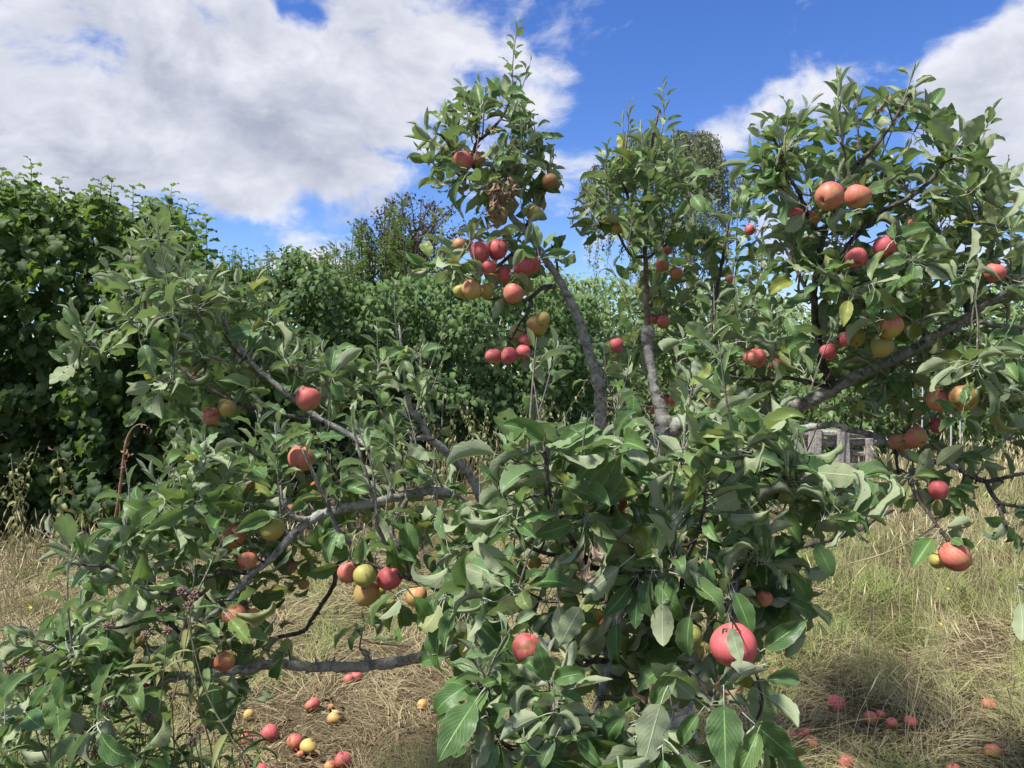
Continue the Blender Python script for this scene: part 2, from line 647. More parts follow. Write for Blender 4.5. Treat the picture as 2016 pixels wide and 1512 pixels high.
M_plum = leaf_material('plum_leaf', False, dark=(.062, .054, .034), mid=(.125, .105, .058), yellow=(.14, .15, .06), under=(.085, .07, .05),
                       pale=(.11, .09, .06), trans=(.14, .07, .04), rough=.6, veins=0, tr=.2, bump=0)
M_nettle = leaf_material('nettle_leaf', False, dark=(.14, .18, .07), mid=(.25, .28, .12), yellow=(.33, .29, .12), under=(.18, .20, .10),
                         pale=(.24, .25, .14), trans=(.2, .25, .06), rough=.65, veins=0, tr=.2, bump=0)
M_dead = leaf_material('withered_leaf', True, dark=(.13, .075, .045), mid=(.26, .155, .10), yellow=(.34, .20, .07), under=(.30, .215, .16),
                       pale=(.40, .32, .25), trans=(.3, .16, .06), rough=.7, veins=8, tr=.1)


def bark_material(name, base, light, dark, lichen=0.35):
    m, nt = new_mat(name)
    uvn = nt.node('ShaderNodeUVMap')
    uvn.uv_map = 'UVMap'
    geo = nt.node('ShaderNodeNewGeometry')
    st = nt.vmath('MULTIPLY', nt.vmath('ADD', uvn.outputs[0], nt.vmath('SCALE', nt.noise(geo.outputs['Position'], 24.0, 3.0, .5, out=1), .05)), (5.0, 46.0, 1.0))
    rings = nt.noise(st, 1.0, 6.0, .7)
    grain = nt.noise(geo.outputs['Position'], 70.0, 6.0, .65)
    blot = nt.noise(geo.outputs['Position'], 19.0, 5.0, .62)
    spots = nt.noise(geo.outputs['Position'], 130.0, 2.0, .5)
    col = nt.mix(nt.smooth(rings, .38, .66), dark, base)
    col = nt.mix(nt.smooth(grain, .42, .75, 0, .6), col, light)
    col = nt.mix(nt.smooth(blot, .48, .62, 0, lichen * 1.6), col, (.34, .36, .30))
    col = nt.mix(nt.smooth(spots, .62, .72, 0, .55), col, (.40, .41, .36))
    col = nt.mix(nt.smooth(blot, .30, .42, .75, 0), col, dark)
    h = nt.math('ADD', nt.math('MULTIPLY', rings, .35), nt.math('ADD', grain, nt.math('MULTIPLY', blot, .8)))
    finish(nt, principled(nt, col, .85, .2, nt.bump(h, .8, .006)))
    return m


M_bark = bark_material('apple_bark', (.37, .352, .315), (.52, .51, .47), (.11, .097, .085))
M_barkd = bark_material('twig_bark', (.090, .068, .056), (.17, .145, .125), (.030, .022, .020), .15)
M_barkg = bark_material('graft_stem_bark', (.165, .125, .090), (.24, .20, .155), (.07, .05, .04), .1)
M_shoot = bark_material('downy_shoot', (.26, .24, .205), (.36, .34, .30), (.12, .085, .075), .05)
M_hstem = bark_material('hedge_stem', (.09, .07, .05), (.14, .12, .09), (.03, .025, .02), .05)


def plain(name, col, rough=.7, spec=.25, var=.3, scale=40.0, bumpd=.002, light=None):
    m, nt = new_mat(name)
    tc = nt.node('ShaderNodeTexCoord')
    n = nt.noise(tc.outputs['Object'], scale, 5.0, .6)
    c2 = tuple(x * (1 - var) for x in col)
    c3 = light or tuple(min(1, x * (1 + var)) for x in col)
    finish(nt, principled(nt, nt.mix(nt.smooth(n, .3, .7), c2, c3), rough, spec, nt.bump(n, .4, bumpd)))
    return m


def tinted(name, a, b, c, rough=.75, spec=.2, tr=0.0):
    """colour between a and b by tint red, towards c by tint green"""
    m, nt = new_mat(name)
    t = nt.node('ShaderNodeAttribute', attribute_name='tint')
    r, g, bl = nt.sep(t.outputs['Color'])[:3]
    col = nt.mix(g, nt.mix(r, a, b), c)
    pr = principled(nt, col, rough, spec)
    if tr:
        tn = nt.node('ShaderNodeBsdfTranslucent')
        nt.l.new(col, tn.inputs['Color'])
        mx = nt.node('ShaderNodeMixShader')
        mx.inputs[0].default_value = tr
        nt.l.new(pr, mx.inputs[1])
        nt.l.new(tn.outputs[0], mx.inputs[2])
        pr = mx.outputs[0]
    finish(nt, pr)
    return m


def apple_material():
    """skin: ground colour between green and yellow, streaked blush; the object's colour holds blush, crimson, yellow"""
    m, nt = new_mat('apple_skin')
    oi = nt.node('ShaderNodeObjectInfo')
    r, g, b = nt.sep(oi.outputs['Color'])[:3]
    tc = nt.node('ShaderNodeTexCoord')
    off = nt.vmath('SCALE', (17.0, 5.0, 9.0), oi.outputs['Random'])
    p = nt.vmath('ADD', nt.vmath('SCALE', tc.outputs['Object'], 26.0), off)      # about one unit per apple radius
    patch = nt.noise(p, 1.2, 4.0, .6)
    flat = nt.vmath('NORMALIZE', nt.vmath('MULTIPLY', tc.outputs['Object'], (1.0, 1.0, 0.0)))
    st = nt.vmath('ADD', nt.vmath('ADD', nt.vmath('SCALE', flat, 7.5), nt.vmath('MULTIPLY', tc.outputs['Object'], (30.0, 30.0, 22.0))), off)
    streak = nt.noise(st, 1.0, 5.0, .7)
    fine = nt.noise(p, 9.0, 4.0, .6)
    ground = nt.mix(b, (.19, .235, .050), (.50, .36, .105))
    ground = nt.mix(nt.smooth(fine, .35, .75, 0, .35), ground, (.44, .40, .15))
    red = nt.mix(g, (.56, .175, .125), (.52, .088, .115))
    deep = nt.mix(g, (.46, .095, .070), (.38, .040, .064))
    red = nt.mix(nt.smooth(streak, .36, .72, 0, .75), red, deep)
    level = nt.math('ADD', nt.math('ADD', nt.math('MULTIPLY', patch, 2.1), nt.math('MULTIPLY', streak, .8)), nt.math('MULTIPLY', r, 1.6))
    oz = nt.node('ShaderNodeSeparateXYZ')
    nt.l.new(tc.outputs['Object'], oz.inputs[0])
    level = nt.math('ADD', level, nt.math('MULTIPLY', oz.outputs[2], 7.0))
    f = nt.math('MULTIPLY', nt.smooth(level, 1.84, 2.86), nt.smooth(fine, .2, .7, .84, 1.0))
    col = nt.mix(f, ground, red)
    vo = nt.node('ShaderNodeTexVoronoi')
    nt.put(vo.inputs['Vector'], p)
    vo.inputs['Scale'].default_value = 4.2
    dots = nt.smooth(vo.outputs['Distance'], .05, .12, .45, 0.0)
    col = nt.mix(dots, col, (.55, .42, .26))
    rus = nt.noise(p, 1.7, 6.0, .7)
    col = nt.mix(nt.smooth(rus, .66, .78, 0, .45), col, (.28, .17, .075))
    wound = nt.noise(p, .75, 5.0, .6)
    rot = nt.smooth(nt.math('ADD', wound, nt.math('MULTIPLY', oi.outputs['Alpha'], .38)), .66, .72)
    col = nt.mix(nt.math('MULTIPLY', rot, .85), col, nt.mix(fine, (.11, .05, .022), (.27, .14, .06)))
    ro = nt.smooth(fine, .3, .7, .46, .60)
    finish(nt, principled(nt, col, ro, .32, nt.bump(fine, .12, .002)))
    return m


M_apple = apple_material()
M_rot = plain('rotten_skin', (.25, .12, .05), .6, .3, .45, 60, .002, (.34, .19, .09))
M_flesh = plain('apple_flesh', (.62, .40, .16), .7, .3, .35, 90, .003, (.66, .50, .26))
M_stalk = plain('apple_stalk', (.13, .10, .05), .8)
M_calyx = plain('calyx', (.085, .07, .045), .9)

HANG = [  # px, py, radius px, distance, aim, blush, crimson, yellow, share uncovered, label
    # top of the leaning limb
    (910, 318, 22, 2.66, 'l', .78, .75, .5, .85, 'dull red apple highest on the leaning limb, partly behind leaves'),
    (938, 316, 18, 2.72, 'd', .70, .6, .6, .3, 'half hidden red apple just behind the highest one on the leaning limb'),
    (1082, 358, 17, 2.66, 'd', .55, .15, .9, .95, 'brown bruised apple hanging alone at the edge of the leaning limb against the sky'),
    (979, 423, 20, 2.66, 'l', .25, .2, .35, .85, 'yellow green apple under the withered brown leaves'),
    (1052, 421, 17, 2.68, 'd', .22, .3, .35, .45, 'greenish apple half covered by pale leaves beside the leaning limb'),
    (908, 482, 17, 2.64, 'd', .55, .5, .5, .3, 'apple mostly hidden by leaves, far left in the upper red bunch'),
    (945, 496, 21, 2.60, 'd', .92, .75, .6, .9, 'red apple touching its brighter neighbour in the upper bunch'),
    (980, 491, 21, 2.62, 'r', .97, .85, .5, 1, 'bright red apple topmost in the bunch on the leaning limb'),
    (962, 526, 17, 2.60, 'd', .9, .8, .5, .35, 'deep red apple peeping out below the dark leaf in the upper bunch'),
    (991, 541, 17, 2.66, 'd', .85, .9, .5, .6, 'shaded red apple deep in the bunch beside the spur'),
    (1030, 524, 22, 2.62, 'd', .97, .85, .5, 1, 'large red apple next to the bare limb, calyx pointing down'),
    (1045, 520, 21, 2.70, 'd', .9, .7, .5, .85, 'red apple tucked behind the large one next to the bare limb'),
    (929, 571, 21, 2.60, 'd', .45, .15, .75, .75, 'peach coloured apple at the lower left of the upper bunch'),
    (907, 574, 15, 2.66, 'd', .2, .2, .5, .45, 'pale green apple behind the peach coloured one'),
    (957, 573, 16, 2.66, 'd', .2, .2, .6, .5, 'yellow green apple half hidden beside the peach coloured one'),
    (1011, 578, 22, 2.58, 'd', .78, .25, .7, 1, 'orange red apple hanging by itself below the bunch'),
    (1070, 627, 14, 2.62, 'f', .35, .5, .75, 1, 'small pale pink apple sitting in front of a russet one'),
    (1058, 640, 22, 2.68, 'd', .5, .15, .35, .95, 'olive russet apple behind the small pale pink one'),
    (1018, 655, 16, 2.70, 'd', .2, .3, .7, .4, 'pale green apple hidden above the lowest red cluster'),
    (1033, 671, 15, 2.66, 'd', .8, .8, .5, .85, 'red apple topmost of the lowest cluster, under a leaf'),
    (972, 702, 18, 2.62, 'd', .82, .7, .5, 1, 'dusky red apple leftmost in the lowest cluster'),
    (1002, 700, 17, 2.58, 'f', 1.0, 1.0, .4, 1, 'vivid crimson apple in the middle of the lowest cluster'),
    (1030, 693, 15, 2.62, 'd', .95, .75, .5, 1, 'red apple on the right of the lowest cluster, beside the crimson one'),
    # upright stem
    (1213, 680, 15, 2.70, 'd', 1.0, .7, .6, 1, 'round bright red apple hanging alone between the two bare stems'),
    (1213, 450, 11, 2.80, 'l', .55, .8, .5, .95, 'small half pink half green apple on a bare twig of the upright stem'),
    (1286, 629, 10, 3.00, 'd', .9, .8, .5, .9, 'small red apple just behind the graft swelling'),
    (1306, 634, 14, 2.98, 'd', .85, .45, .6, .95, 'orange red apple right of the graft swelling'),
    (1304, 522, 14, 3.02, 'd', .75, .35, .6, .5, 'orange apple in dark leaves beside the upright stem'),
    (1330, 538, 13, 3.02, 'd', .75, .35, .6, .5, 'lower orange apple in dark leaves beside the upright stem'),
    (1311, 494, 12, 3.06, 'd', .9, .6, .6, .5, 'upper red apple in dark leaves beside the upright stem'),
    (1309, 789, 11, 3.10, 'd', .75, .3, .7, 1, 'orange apple left in the pair right of the lower bare stem'),
    (1323, 790, 9, 3.14, 'd', .8, .4, .7, 1, 'smaller apple right in the pair right of the lower bare stem'),
    (1287, 808, 8, 3.05, 'd', .95, .7, .6, .9, 'small red apple just left of the fork'),
    (1407, 797, 13, 2.60, 'f', .4, .3, .4, .85, 'small yellow green apple with a red cheek over the great limb'),
    # upper right
    (1632, 387, 29, 2.02, 'l', .75, .8, .45, 1, 'large red and green apple with visible calyx, left of the high pair'),
    (1689, 388, 26, 2.06, 'd', .72, .3, .65, .97, 'large orange red apple, right of the high pair'),
    (1567, 422, 14, 2.16, 'l', .95, .9, .5, .8, 'small pink red apple behind the dark fork, lower left of the high pair'),
    (1600, 428, 17, 2.22, 'd', .6, .7, .4, .4, 'red and green apple half hidden behind the dark fork'),
    (1476, 453, 11, 2.60, 'd', 1.0, .7, .6, .75, 'small red apple against blue sky at the end of a twig'),
    (1686, 508, 21, 2.10, 'f', .95, .85, .5, .85, 'deep red apple in the shade, lower of two under the high pair'),
    (1741, 487, 23, 2.08, 'd', .95, .95, .5, .8, 'dark red apple in the shade, upper of two under the high pair'),
    (1797, 439, 9, 2.20, 'd', .9, .4, .6, .6, 'tiny patch of a red apple showing through dark leaves at upper right'),
    (1914, 377, 8, 2.25, 'd', .6, .1, .9, .9, 'tiny orange apple at the sky edge far up right'),
    (1959, 537, 20, 2.06, 'd', .9, .5, .7, .8, 'orange red apple above the great limb near the picture edge'),
    (1437, 550, 9, 2.85, 'd', .75, .5, .6, .7, 'dull red apple deep in the leaves beside the thin upright shoot'),
    # around the great limb
    (1486, 705, 23, 2.18, 'd', .78, .5, .65, .85, 'striped orange red apple half behind a pale leaf over the bare dark twig'),
    (1526, 717, 13, 2.30, 'd', .95, .7, .6, .75, 'red apple behind the striped orange one'),
    (1631, 692, 17, 2.24, 'd', 1.0, .85, .5, .8, 'bright red apple below a curled leaf at the foot of the riser'),
    (1662, 668, 15, 2.20, 'd', 1.0, .8, .5, .65, 'bright red apple slit showing between two curled leaves'),
    (1684, 664, 20, 2.24, 'f', .08, .2, .45, .9, 'yellow green apple between red ones beside the great limb'),
    (1752, 643, 27, 2.12, 'd', .58, .2, .8, .85, 'peach coloured apple with a pale leaf across it over the great limb'),
    (1737, 682, 23, 2.18, 'd', .0, .1, .55, .75, 'yellow green apple below the peach coloured one'),
    (1847, 788, 23, 2.12, 'l', .75, .5, .55, .9, 'red apple with dark calyx beside the large olive one'),
    (1897, 782, 29, 2.08, 'd', .40, .1, .55, .75, 'large olive orange apple under the right hand foliage'),
    (1802, 861, 23, 2.26, 'r', .66, .2, .65, 1, 'peach apple with calyx at the end of the lower bare bough'),
    (1771, 870, 21, 2.32, 'd', .62, .1, .7, .85, 'orange apple behind the peach one at the end of the lower bare bough'),
    (1846, 838, 16, 2.36, 'R', 1.0, 1.0, .3, .9, 'small dark crimson apple behind a leaf right of the peach one'),
    (1847, 964, 19, 2.12, 'd', .97, .85, .5, .95, 'red apple hanging in the shade beside the dark knotted twig'),
    (1881, 1097, 29, 2.00, 'r', .85, .25, .7, 1, 'broad orange red apple at the tip of the drooping twig over the grass'),
    (1848, 1104, 18, 2.06, 'd', .15, .2, .4, .6, 'green apple behind the broad orange red one over the grass'),
    # in front
    (1444, 1274, 48, 1.28, 'd', .93, .85, .5, .85, 'biggest apple, red and striped, hanging low in front'),
    (1357, 1254, 27, 1.38, 'd', .0, .1, .12, .7, 'green apple in the shade left of the biggest red one'),
    (1383, 1278, 17, 1.42, 'd', .0, .1, .25, .5, 'small green apple squeezed between the green and biggest red ones'),
    (1505, 1178, 16, 1.52, 'd', .7, .3, .7, .5, 'pinkish apple edge behind leaves above the biggest red one'),
    (1506, 902, 9, 1.80, 'd', 1.0, .8, .6, .6, 'small spot of red apple in front of the timber fence'),
    (1042, 1277, 34, 1.42, 'd', .85, .8, .6, .8, 'large pink red apple low in front under drooping leaves'),
    (1020, 928, 10, 2.95, 'd', 1.0, .7, .6, .95, 'small red apple on the low leafy bough behind, in the middle'),
    (1215, 990, 20, 1.60, 'd', .85, .5, .6, .7, 'orange red apple behind the short front shoot'),
    (947, 1080, 17, 1.78, 'd', .75, .3, .7, .55, 'orange apple slit beside a big drooping leaf'),
    (1124, 1143, 17, 1.66, 'd', .8, .3, .7, .5, 'orange red apple glimpsed left of the curled withered leaf'),
    (1184, 1070, 13, 1.72, 'd', .85, .5, .6, .6, 'red apple glimpsed right of the curled withered leaf'),
    (1020, 1132, 24, 1.66, 'd', .15, .1, .75, .5, 'yellow apple in deep shade among the drooping front leaves'),
    (1052, 1108, 15, 1.70, 'd', .3, .1, .9, .5, 'pale yellow apple beside the one in deep shade'),
    (1172, 1216, 19, 1.70, 'd', .2, .1, .75, .5, 'yellow apple low in the shade near the front bough'),
    (1195, 1230, 15, 1.66, 'd', .7, .2, .8, .5, 'orange apple right against the front bough'),
    (1014, 1022, 12, 1.72, 'd', .7, .2, .8, .5, 'small orange apple high in the front leaves'),
    (1258, 1118, 12, 1.78, 'd', .3, .1, .85, .5, 'yellow apple beside the knotted front bough'),
    # left middle
    (685, 1127, 21, 1.80, 'd', .75, .25, .65, .95, 'orange red apple leftmost in the cluster of five'),
    (717, 1134, 22, 1.74, 'f', .12, .2, .35, .95, 'green apple with calyx facing out in the cluster of five'),
    (720, 1167, 27, 1.78, 'l', .42, .3, .6, .98, 'peach and green apple lowest in the cluster of five'),
    (767, 1139, 25, 1.78, 'd', .92, .8, .55, .97, 'red apple on the right of the cluster of five'),
    (745, 1166, 15, 1.86, 'd', .05, .1, .6, .7, 'yellow green apple half hidden at the back of the cluster of five'),
    (819, 1174, 23, 1.76, 'd', .40, .1, .85, 1, 'pale yellow apple hanging alone right of the cluster of five'),
    (593, 904, 27, 2.05, 'd', .70, .4, .65, .95, 'large pink apple behind a bare downy shoot'),
    (622, 957, 11, 2.15, 'd', .7, .3, .7, .8, 'small orange apple below the large pink one'),
    (427, 978, 10, 1.98, 'd', .7, .3, .7, .8, 'small orange apple beside the leafy shoot at middle left'),
    (484, 950, 17, 2.02, 'd', .85, .25, .6, .5, 'orange apple under two broad leaves at middle left'),
    (461, 966, 13, 2.0, 'd', .95, .7, .6, .6, 'red apple under two broad leaves at middle left'),
    (460, 1057, 23, 1.92, 'd', .68, .7, .5, .7, 'red and green apple half behind a leaf left of the green one'),
    (537, 1042, 26, 1.86, 'b', .28, .15, .35, 1, 'green apple with a faint red cheek against the grey bough'),
    (487, 1104, 19, 1.84, 'f', .72, .6, .6, .95, 'pink red apple with small dark scar on the bough fork'),
    (461, 1212, 24, 1.80, 'd', .55, .2, .55, 1, 'larger apple in the red flecked pair under the sloping bough'),
    (496, 1214, 17, 1.84, 'd', .60, .2, .55, .95, 'smaller apple in the red flecked pair under the sloping bough'),
    (443, 1301, 20, 1.78, 'U', .60, .1, .7, .95, 'orange russet apple resting on the low bough'),
    (573, 1116, 13, 2.02, 'd', .7, .4, .7, .6, 'pink apple half hidden right of the sloping bough'),
    (598, 1150, 12, 2.08, 'd', .45, .1, .6, .7, 'olive apple in the shade right of the sloping bough'),
    (572, 1003, 10, 2.02, 'd', .75, .6, .6, .7, 'small dull pink apple above the bough joint'),
    (415, 819, 18, 2.30, 'd', .75, .5, .6, .85, 'red brown apple left in the dim pair at the left edge of the crown'),
    (447, 802, 17, 2.28, 'd', .35, .1, .5, .95, 'green brown apple right in the dim pair at the left edge of the crown'),
    (277, 1262, 10, 1.80, 'd', .05, .1, .4, .8, 'small green apple deep in the lowest left leaves'),
    (290, 1336, 17, 1.86, 'd', .95, .85, .5, .5, 'dark red apple under the leaves at the low bough end'),
    (415, 1312, 12, 1.92, 'd', .4, .1, .8, .5, 'yellowish apple half hidden on the low bough'),
    (607, 785, 25, 2.22, 'd', .82, .55, .65, .92, 'pink red apple with a leaf across it on the upper left bough'),
    (765, 996, 13, 2.14, 'd', .25, .1, .85, .6, 'yellow apple tucked behind the long grey bough'),
    (896, 957, 11, 2.35, 'd', .95, .6, .6, .6, 'red apple sliver by the pale sloping limb'),
]

FALL = [  # px, py, radius px, aim, blush, crimson, yellow, label
    (687, 1336, 10, 'r', .85, .7, .6, 'dull pink fallen apple left in the pair beyond the low bough'),
    (702, 1329, 11, 'd', 1.0, .8, .5, 'bright red fallen apple right in the pair beyond the low bough'),
    (615, 1385, 15, 'r', .75, .7, .6, 'pink and yellow fallen apple lying on bare litter'),
    (651, 1392, 7, 'd', .5, .3, .7, 'very small pale fallen apple above the half eaten one'),
    (490, 1404, 11, 'f', .4, .2, .85, 'peach fallen apple near the hanging leaf tips'),
    (482, 1447, 16, 'L', .72, .5, .7, 'faded pink fallen apple left of the bright red one'),
    (531, 1436, 16, 'r', 1.0, .8, .5, 'bright red fallen apple behind a grass tuft'),
    (580, 1455, 17, 'l', .8, .6, .6, 'red fallen apple with bruised side beside the yellow one'),
    (608, 1466, 18, 'U', .2, .15, .95, 'yellow fallen apple with its stalk end up'),
    (591, 1486, 7, 'd', .6, .2, .8, 'tiny orange fallen apple in front of the yellow one'),
    (675, 1497, 17, 'd', .95, .8, .5, 'round red fallen apple at the front edge of the litter'),
    (650, 1507, 12, 'f', .6, .5, .7, 'pale pink fallen apple touching the round red one'),
    (510, 1514, 17, 'd', 1.0, .9, .5, 'dark pink fallen apple cut by the lower picture edge'),
    (1646, 1378, 17, 'l', 1.0, .9, .4, 'glossy crimson fallen apple alone in the right hand grass'),
    (1713, 1409, 13, 'f', .75, .3, .7, 'orange red fallen apple leftmost of the four in the grass'),
    (1734, 1406, 9, 'd', .7, .2, .7, 'small apricot fallen apple second of the four in the grass'),
    (1756, 1421, 11, 'd', .7, .5, .6, 'dull red fallen apple sunk in the grass, third of the four'),
    (1793, 1417, 13, 'd', .95, .5, .6, 'rosy fallen apple rightmost of the four in the grass'),
    (1582, 1444, 13, 'f', .95, .8, .5, 'red fallen apple just behind the orange rotting one'),
    (1598, 1463, 14, 'd', .55, .0, .9, 'orange rotting fallen apple by the front leaves'),
    (1557, 1451, 11, 'd', .7, .3, .7, 'half hidden fallen apple against the front leaves'),
    (1667, 1502, 17, 'r', .95, .6, .5, 'red fallen apple with brown spots at the lower edge'),
    (1877, 1513, 15, 'd', .95, .6, .6, 'red fallen apple cut by the lower edge at far right'),
    (1948, 1386, 14, 'd', .7, .2, .7, 'faded orange fallen apple half buried in grass at far right'),
    (1955, 1474, 16, 'l', .65, .2, .7, 'wrinkled brownish fallen apple at far right'),
    (1528, 1322, 9, 'd', .85, .5, .6, 'small pink fallen apple beyond the big hanging leaves'),
]



FALLXY = []
for (px, py, r, *_r) in FALL + [(658, 1413, 14), (832, 1386, 11)]:
    g_ = G(px, py + r * .72)
    FALLXY.append((g_[0], g_[1], r * gdist(py) / FPX))

# ================================================================== the setting
def build_ground():
    # one sheet to the horizon: fine squares near by, long ones beyond
    xs = np.concatenate([[-400, -200, -90, -40, -22], np.linspace(-14, 14, 113), [22, 40, 90, 200, 400]])
    ys = np.concatenate([[-60, -20, -6], np.linspace(0, 18, 91), [24, 36, 60, 120, 250, 600]])
    X, Y = np.meshgrid(xs, ys)
    near = np.clip(1 - (np.abs(X) - 12) / 10, 0, 1) * np.clip(1 - (np.abs(Y - 8) - 10) / 10, 0, 1)
    Z = hgt(X, Y) * near - 0.03 * (1 - near)
    V = np.stack([X, Y, Z], -1).reshape(-1, 3)
    n = len(xs)
    i = np.arange(len(ys) - 1)[:, None] * n
    j = np.arange(n - 1)[None]
    F = np.stack([i + j, i + j + 1, i + n + j + 1, i + n + j], -1).reshape(-1, 4)
    m, nt = new_mat('meadow_soil')
    geo = nt.node('ShaderNodeNewGeometry')
    pz = geo.outputs['Position']
    a = nt.noise(pz, 1.1, 5.0, .6)
    b = nt.noise(pz, 26.0, 7.0, .7)
    st = nt.noise(nt.vmath('MULTIPLY', pz, (90, 22, 30)), 1.0, 5.0, .65, dist=1.5)
    col = nt.mix(nt.smooth(b, .35, .65), (.085, .062, .040), (.20, .155, .085))
    col = nt.mix(nt.smooth(st, .52, .70, 0, .7), col, (.36, .29, .165))
    col = nt.mix(nt.smooth(a, .48, .66, 0, .55), col, (.10, .125, .045))
    finish(nt, principled(nt, col, .95, .1, nt.bump(nt.math('ADD', b, st), 1.0, .03)))
    return thing('ground', None, None, me=mesh_np('ground', V, F, mats=[m]), kind='structure')


build_ground()


# ------------------------------------------------------------------ grasses
def blades(roots, heading, tilt, curve, length, width, tint, segs=3):
    """grass blades as tapering strips (arrays of n)"""
    n = len(roots)
    t = np.linspace(0, 1, segs + 1)
    ang = tilt[:, None] + curve[:, None] * t[None]           # angle from upright
    dh, dz = np.sin(ang), np.cos(ang)
    step = (length / segs)[:, None]
    h = np.concatenate([np.zeros((n, 1)), np.cumsum((dh[:, 1:] + dh[:, :-1]) / 2 * step, 1)], 1)
    z = np.concatenate([np.zeros((n, 1)), np.cumsum((dz[:, 1:] + dz[:, :-1]) / 2 * step, 1)], 1)
    z = np.maximum(z, -0.0 + 0.004 * t[None])
    wig = rng.uniform(-.12, .12, (n, 1)) * np.sin(t * 5)[None] * length[:, None]
    cx, cy = np.cos(heading)[:, None], np.sin(heading)[:, None]
    ctr = np.stack([roots[:, :1] + h * cx - wig * cy, roots[:, 1:2] + h * cy + wig * cx, roots[:, 2:3] + z], -1)
    w = (width[:, None] * (1 - t[None] ** 1.5 * .9) / 2)[..., None]
    rot = rng.uniform(-.9, .9, n)
    sx = np.stack([-np.sin(heading) * np.cos(rot), np.cos(heading) * np.cos(rot), np.sin(rot)], -1)[:, None]
    V = np.stack([ctr - w * sx, ctr + w * sx], 2).reshape(n, -1, 3)
    k = 2 * (segs + 1)
    f = np.array([[2 * i, 2 * i + 1, 2 * i + 3, 2 * i + 2] for i in range(segs)])
    F = (f[None] + (np.arange(n) * k)[:, None, None]).reshape(-1, 4)
    return V.reshape(-1, 3), F, np.repeat(tint, k, 0)


def ground_points(n, y0, y1, x0=-120, x1=2140, power=1.0):
    py = y0 + (y1 - y0) * rng.random(n) ** power
    px = rng.uniform(x0, x1, n)
    d = CAMZ / -(math.sin(PITCH) + (CY - py) / FPX * math.cos(PITCH))
    x = (px - CX) / FPX * d
    y = d * math.cos(PITCH) + d * (py - CY) / FPX * math.sin(PITCH) * 1.0
    return px, py, d, x, y


def vnoise(x, y, s, seed=0):
    """cheap smooth value noise in 0..1"""
    r = np.random.default_rng(seed)
    g = r.random((64, 64))
    X, Y = np.asarray(x) * s + 200, np.asarray(y) * s + 200
    xi, yi = np.floor(X).astype(int), np.floor(Y).astype(int)
    fx, fy = X - xi, Y - yi
    fx, fy = fx * fx * (3 - 2 * fx), fy * fy * (3 - 2 * fy)
    a = g[xi % 64, yi % 64] * (1 - fx) + g[(xi + 1) % 64, yi % 64] * fx
    b = g[xi % 64, (yi + 1) % 64] * (1 - fx) + g[(xi + 1) % 64, (yi + 1) % 64] * fx
    return a * (1 - fy) + b * fy


M_grass = tinted('grass_blade', (.21, .165, .085), (.56, .475, .275), (.215, .27, .075), .7, .25, .15)


